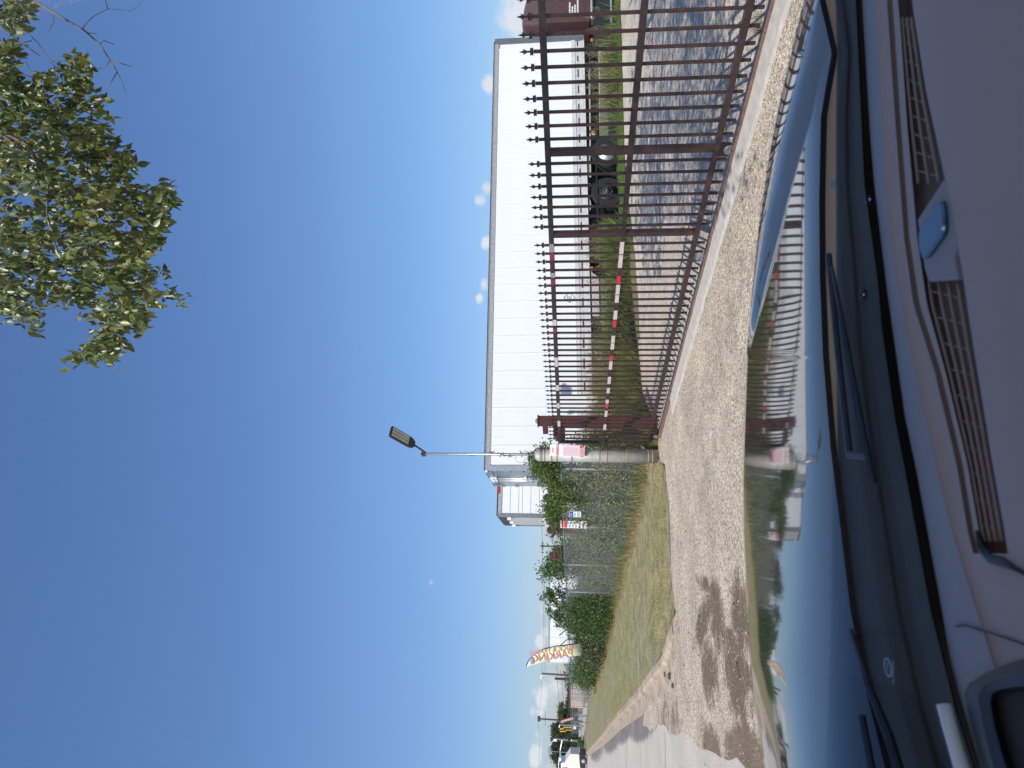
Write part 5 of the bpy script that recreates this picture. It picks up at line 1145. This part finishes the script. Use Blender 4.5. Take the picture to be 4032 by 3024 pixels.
wireo('lowest thin cable between short pole and trees', [at(2206, 2640, 100), at(2213, 2700, 100), at(2216, 2790, 110)], .02, .1)
wireo('cable pair going right from the thin far pole', [at(2130, 2060, 60), at(2132, 2150, 75), at(2134, 2260, 90)], .014, .1)
wireo('slack cable hanging right of the white far trailer roof', [at(2158, 2620, 118), at(2131, 2655, 120)], .02, .1)
wireo('thin service cable near the top of the dark utility pole', [at(2147, 2800, 125), at(2147, 2860, 125)], .03, .0)
signal = mat('traffic_signal_yellow', (.75, .42, .04), .5)
def head(th, c, n, dx=0, dz=-.40, tilt=0):
    for k in range(n):
        p = Vector(c) + Vector((dx * k, 0, dz * k)); b = MB().bbox((p.x - .28, -.1, p.z - .16), (p.x + .28, .12, p.z + .14)).obj('signal_section', signal, th); MB().lathe([(.12, -.2), (.12, -.1)], (p.x, 0, p.z), 'y', 10).obj('visor', darkst, b)
s1, s1t, s1b = pole_thing('traffic_signal', 'traffic signal with yellow heads hanging beside the red flag', 2204, 2854, 2858, 112, .13, galv)
c = at(2208, 2874, 112) - s1b; head(s1, c, 3, .02, -.28); c = at(2223, 2868, 112) - s1b; head(s1, c, 5, .0, -.24)
MB().tube([tuple(at(2204, 2854, 112) - s1b), tuple(at(2202, 2864, 112) - s1b)], .06, 6).obj('mast_arm', galv, s1)
MB().bbox(tuple(at(2268, 2856, 112) - s1b), tuple(at(2256, 2871, 112) - s1b + Vector((0, .4, 0)))).obj('control_cabinet', whitep, s1)
s2, s2t, s2b = pole_thing('signal_mast', 'silver signal mast with long arm carrying a green street name sign', 2180, 2909, 2918, 105, .16, galv, 'traffic light')
c = lambda x, y: at(x, y, 105) - s2b
MB().tube([c(2214, 2912), c(2206, 2955), c(2201, 3000), c(2197, 3060)], [.11, .09, .075, .06], 8).obj('mast_arm', galv, s2)
MB().tube([c(2181, 2911), c(2165, 2935)], .03, 6).obj('lamp_bracket', galv, s2); MB().box(c(2186, 2913), (.35, .3, .45)).obj('camera', whitep, s2)
MB().bbox(c(2236, 2909) + Vector((0, -.2, 0)), c(2248, 2916) + Vector((0, .1, 0))).obj('pedestrian_signal', rustdark, s2); MB().bbox(c(2248, 2910) + Vector((0, -.2, 0)), c(2252, 2916)).obj('push_button_plate', whitep, s2)
gn = MB().bbox(c(2202, 2954) + Vector((0, -.12, 0)), c(2211, 2980) + Vector((0, -.08, 0))).obj('street_name_sign', mat('road_sign_green', (.02, .14, .08), .5), s2); MB().bbox(c(2202, 2981) + Vector((0, -.12, 0)), c(2210, 2996) + Vector((0, -.08, 0))).obj('white_plate', whitep, s2)
gl_ = MB(); r = random.Random(3)
for k in range(7):
    a = c(2204.5, 2976 - k * 3); 
    if k in (3,): continue
    for (u_, v_, ww, hh) in ((0, 0, .02, .2), (.05, .09, .07, .025), (.04 if k % 2 else .05, r.choice([-.09, 0]), .06, .025)): gl_.box((a.x + u_, a.y - .13, a.z + v_ - .07), (ww, .01, hh))
gl_.obj('lettering', whitep, gn)
s3, s3t, s3b = pole_thing('signal_mast', 'thin pale pole with small lamp cluster in front of the big roadside tree', 2163, 2958, 2965, 140, .09, galv, 'pole')
MB().box(s3t - s3b, (1.2, .2, .5)).obj('lamp_cluster', galv, s3)
# buildings
peach = mat('peach_stucco', (.62, .42, .30), .9, var=.05); beige = mat('grey_beige_metal_wall', (.42, .39, .35), .8); greyroof = mat('grey_metal_roof', (.33, .34, .35), .6)
def building(name, label, x0, x1, ya, yb, Y, wall, roofm, wins, cat='building', depth=14, band=None):
    a = at(x0, yb, Y); b = at(x0, ya, Y); z = a.z; base = Vector(((a.x + b.x) / 2, Y, 0)); th = thing(name, label, cat, base); w = abs(b.x - a.x) / 2
    MB().bbox((-w, 0, -.2), (w, depth, z - .25)).obj('wall', wall, th); MB().bbox((-w - .2, -.25, z - .249), (w + .2, depth + .2, z)).obj('roof', roofm, th)
    for (u0, u1, z0, z1, m, nm) in wins: MB().bbox((-w + 2 * w * u0, -.08, z0 * z), (-w + 2 * w * u1, .02, z1 * z)).obj(nm, m, th)
    return th
building('peach_building', 'low peach coloured building with brown roof edge beyond the fence', 2237, 0, 2684, 2786, 120, peach, rustdark, [(.12, .30, .05, .62, beige, 'shutter'), (.42, .55, .05, .62, beige, 'shutter'), (.66, .86, .05, .62, beige, 'shutter')])
building('white_shed', 'narrow white shed with a small window just right of the peach building', 2245, 0, 2664, 2682, 112, whitep, greyroof, [(.2, .45, .3, .7, beige, 'window'), (.6, .85, .3, .7, beige, 'window')], depth=8)
building('grey_warehouse', 'long low grey warehouse far behind the peach building', 2227, 0, 2600, 2708, 190, beige, greyroof, [(.1, .3, .1, .6, greyroof, 'door'), (.6, .8, .1, .6, greyroof, 'door')], depth=20)
building('grey_wall_building', 'grey flat wall at the street end behind the vehicles', 2225, 0, 2990, 3120, 200, mat('blue_grey_wall', (.25, .30, .32), .8), greyroof, [(.1, .3, .3, .7, glassdark, 'window')], depth=20)
# utility box
c = at(2290, 2940, 100); g = thing('utility_box', 'dark green utility box standing in the grass by the street corner', 'box', (c.x, 100, 0))
MB().bbox((-.42, 0, 0), (.42, .8, at(2273, 2940, 100).z)).obj('cabinet', mat('utility_green', (.015, .07, .05), .5), g, bevel=.03); MB().bbox((-.30, -.01, at(2282, 2940, 100).z), (-.2, 0, at(2279, 2940, 100).z)).obj('label_plate', whitep, g)
# white truck parked at the frame edge
ca = at(2256, 3016, 85); wt_ = thing('dump_truck', 'white and cream truck with orange panel at the far street, cut by the picture edge', 'truck', (ca.x, 85, 0), R(8))
sidem = mat('cream_truck_side', (.74, .70, .62), .5)
z = lambda x: at(x, 3000, 85).z
MB().prism([(1.35, 0, z(2280)), (1.35, 0, z(2246)), (.3, 0, z(2222)), (-2.6, 0, z(2226)), (-2.6, 0, z(2292))], (0, 2.2, 0)).obj('body', sidem, wt_, bevel=.03)
MB().prism([(.35, -.02, z(2221)), (.25, -.02, z(2208)), (-2.6, -.02, z(2210)), (-2.6, -.02, z(2228)), (.3, -.02, z(2228))], (0, 2.25, 0)).obj('cab_roof', whitep, wt_); MB().bbox((-2.0, -.03, z(2232)), (-.2, .0, z(2215))).obj('window', glassdark, wt_)
MB().bbox((-2.5, -.06, z(2288)), (-.55, -.001, z(2252))).obj('orange_panel', mat('orange_panel_paint', (.75, .30, .05), .5), wt_); MB().bbox((-2.55, -.04, z(2250)), (-.5, -.002, z(2248))).obj('panel_frame', darkst, wt_)
for xx in (-1.9, .6): wheel_parts(wt_, (xx, .1, .42), .42, .25)
MB().bbox((-2.6, .05, .2), (1.3, 2.1, z(2284))).obj('chassis', darkst, wt_)
# far trees
farleaf = leafmat('far_tree_leaves', (.052, .068, .028), .12, island=.5, rough=.7); farleaf2 = leafmat('far_willow_leaves', (.075, .105, .035), .15, island=.45)
def far_tree(label, name, cx, cy, Y, rx, rz, n, m, size, top, group='trees along the far street'):
    """crown centre in metres taken from the picture; rx, rz radii in metres"""
    c = at(cx, cy, Y); blobs = []; r = random.Random(int(cy))
    for k in range(16):
        a = r.uniform(0, 6.28); q = r.uniform(.3, .85); blobs.append((c.x + math.cos(a) * rx * q, Y + r.uniform(-.6, .6) * rx, c.z + math.sin(a) * rz * q, rx * r.uniform(.25, .42), rx * .35, rz * r.uniform(.22, .36)))
    th = thing(name, label, 'tree', (c.x, Y, 0), 0, group); b0 = np.array([c.x, Y, 0.])
    nc_ = n // 10; C = blob_points(blobs, nc_, shell=.33); P = C[RNG.integers(0, nc_, n)] + RNG.normal(0, size * .7, (n, 3)); P = P[P[:, 2] > .1]
    o = scatter('crown', SLEAF, SLEAFF, P - b0, rand_rot(len(P)), RNG.uniform(size * .6, size * 1.2, len(P)), m, th); o['kind'] = 'stuff'
    mb = MB().tube([(0, 0, -.2), (.1, 0, c.z * .5), (0, 0, c.z)], [rx * .09, rx * .07, rx * .03], 8); mb.obj('trunk', bark, th)
    for k in range(5): a = k * 1.3; MB().tube([(0, 0, c.z * .45), (math.cos(a) * rx * .5, math.sin(a) * rx * .4, c.z + rz * .3)], [rx * .05, rx * .01], 6).obj('limb', bark, th)
k1 = 150 / F
far_tree('big dense dark tree behind the street name sign, right half of the clump', 'street_tree', 2222, 2905, 150, 2.9, 3.0, 9000, farleaf, .32, 0)
far_tree('big dense dark tree behind the thin pale pole, left half of the clump', 'street_tree', 2225, 2965, 150, 2.6, 3.0, 8000, farleaf, .32, 0)
far_tree('small blue green tree top right of the signal heads', 'street_tree', 2197, 2868, 155, 1.5, 1.5, 3000, leafmat('blue_green_leaves', (.05, .075, .05), .1, island=.4, rough=.7), .28, 0)
far_tree('willow like light green tree right of the red flag', 'willow_tree', 2232, 2805, 130, 2.4, 1.7, 6500, farleaf2, .24, 0)
far_tree('dark tree mass under the small blue green tree, behind the red flag', 'street_tree', 2248, 2862, 140, 2.0, 1.6, 4500, farleaf, .26, 0)
B = []
r = random.Random(8)
for k in range(60): p = at(2247, 2500 + k * 9, 260); B.append((p.x, 260 + r.uniform(-6, 6), r.uniform(1.5, 3.2), 4, 4, r.uniform(1.4, 2.6)))
P = blob_points(B, 16000, shell=.4); P = P[P[:, 2] > 0]
o = scatter('distant_treeline', SLEAF, SLEAFF, P, rand_rot(len(P)), RNG.uniform(.5, 1.1, len(P)), farleaf); o['kind'] = 'stuff'
P = np.stack([RNG.uniform(-60, 500, 24000), RNG.uniform(330, 360, 24000), RNG.uniform(0, 1, 24000) ** 1.3 * 7], 1); P[:, 2] *= .6 + .4 * np.sin(P[:, 0] * .11) * np.sin(P[:, 0] * .037)
o = scatter('distant_treeline', SLEAF, SLEAFF, P, rand_rot(len(P)), RNG.uniform(1, 2, len(P)), farleaf); o['kind'] = 'stuff'
# street corner bush and roadside grass patch
foliage('shrub', 'small scrubby shrub by the green utility box at the street corner', 'shrub', tuple(at(2280, 2922, 98).xy), [(*at(2280, 2922, 98).xy, .5, .8, .8, .6)], 700, .14, gleaf, clump=.2, stems=4)
# vine on the lamp pole
c0 = lp
VP = []; 
for k in range(260):
    z = 1.9 + 1.9 * (k / 260) ** 1.6 ; a = z * 7; VP.append((lp.x + dxp * z / ztop + math.cos(a) * .045 + RNG.normal(0, .03 * (4.2 - z)), lp.y + math.sin(a) * .045 + RNG.normal(0, .03), z + RNG.normal(0, .02)))
VP = np.array(VP); vt = thing('climbing_vine', 'thin vine spiralling up the light pole above the gate post', 'vine', (lp.x, lp.y, 0))
o = scatter('vine_leaves', SLEAF, SLEAFF, VP - np.array([lp.x, lp.y, 0]), rand_rot(len(VP)), RNG.uniform(.03, .06, len(VP)), gbright, vt); o['kind'] = 'stuff'
pts = [(dxp * z / ztop + math.cos(z * 7) * .04, math.sin(z * 7) * .04, z) for z in np.linspace(1.5, 4.1, 70)]; MB().tube(pts, .004, 4).obj('stem', stemm, vt)
pts = [(dxp * 3 / ztop - .03, 0, 3.0), (-.16, 0, 3.02), (-.20, 0, 2.9), (-.19, 0, 2.75)]; MB().tube(pts, .004, 4).obj('stem', stemm, vt)
print('tris', sum(len(o.data.polygons) for o in bpy.data.objects if o.type == 'MESH'))
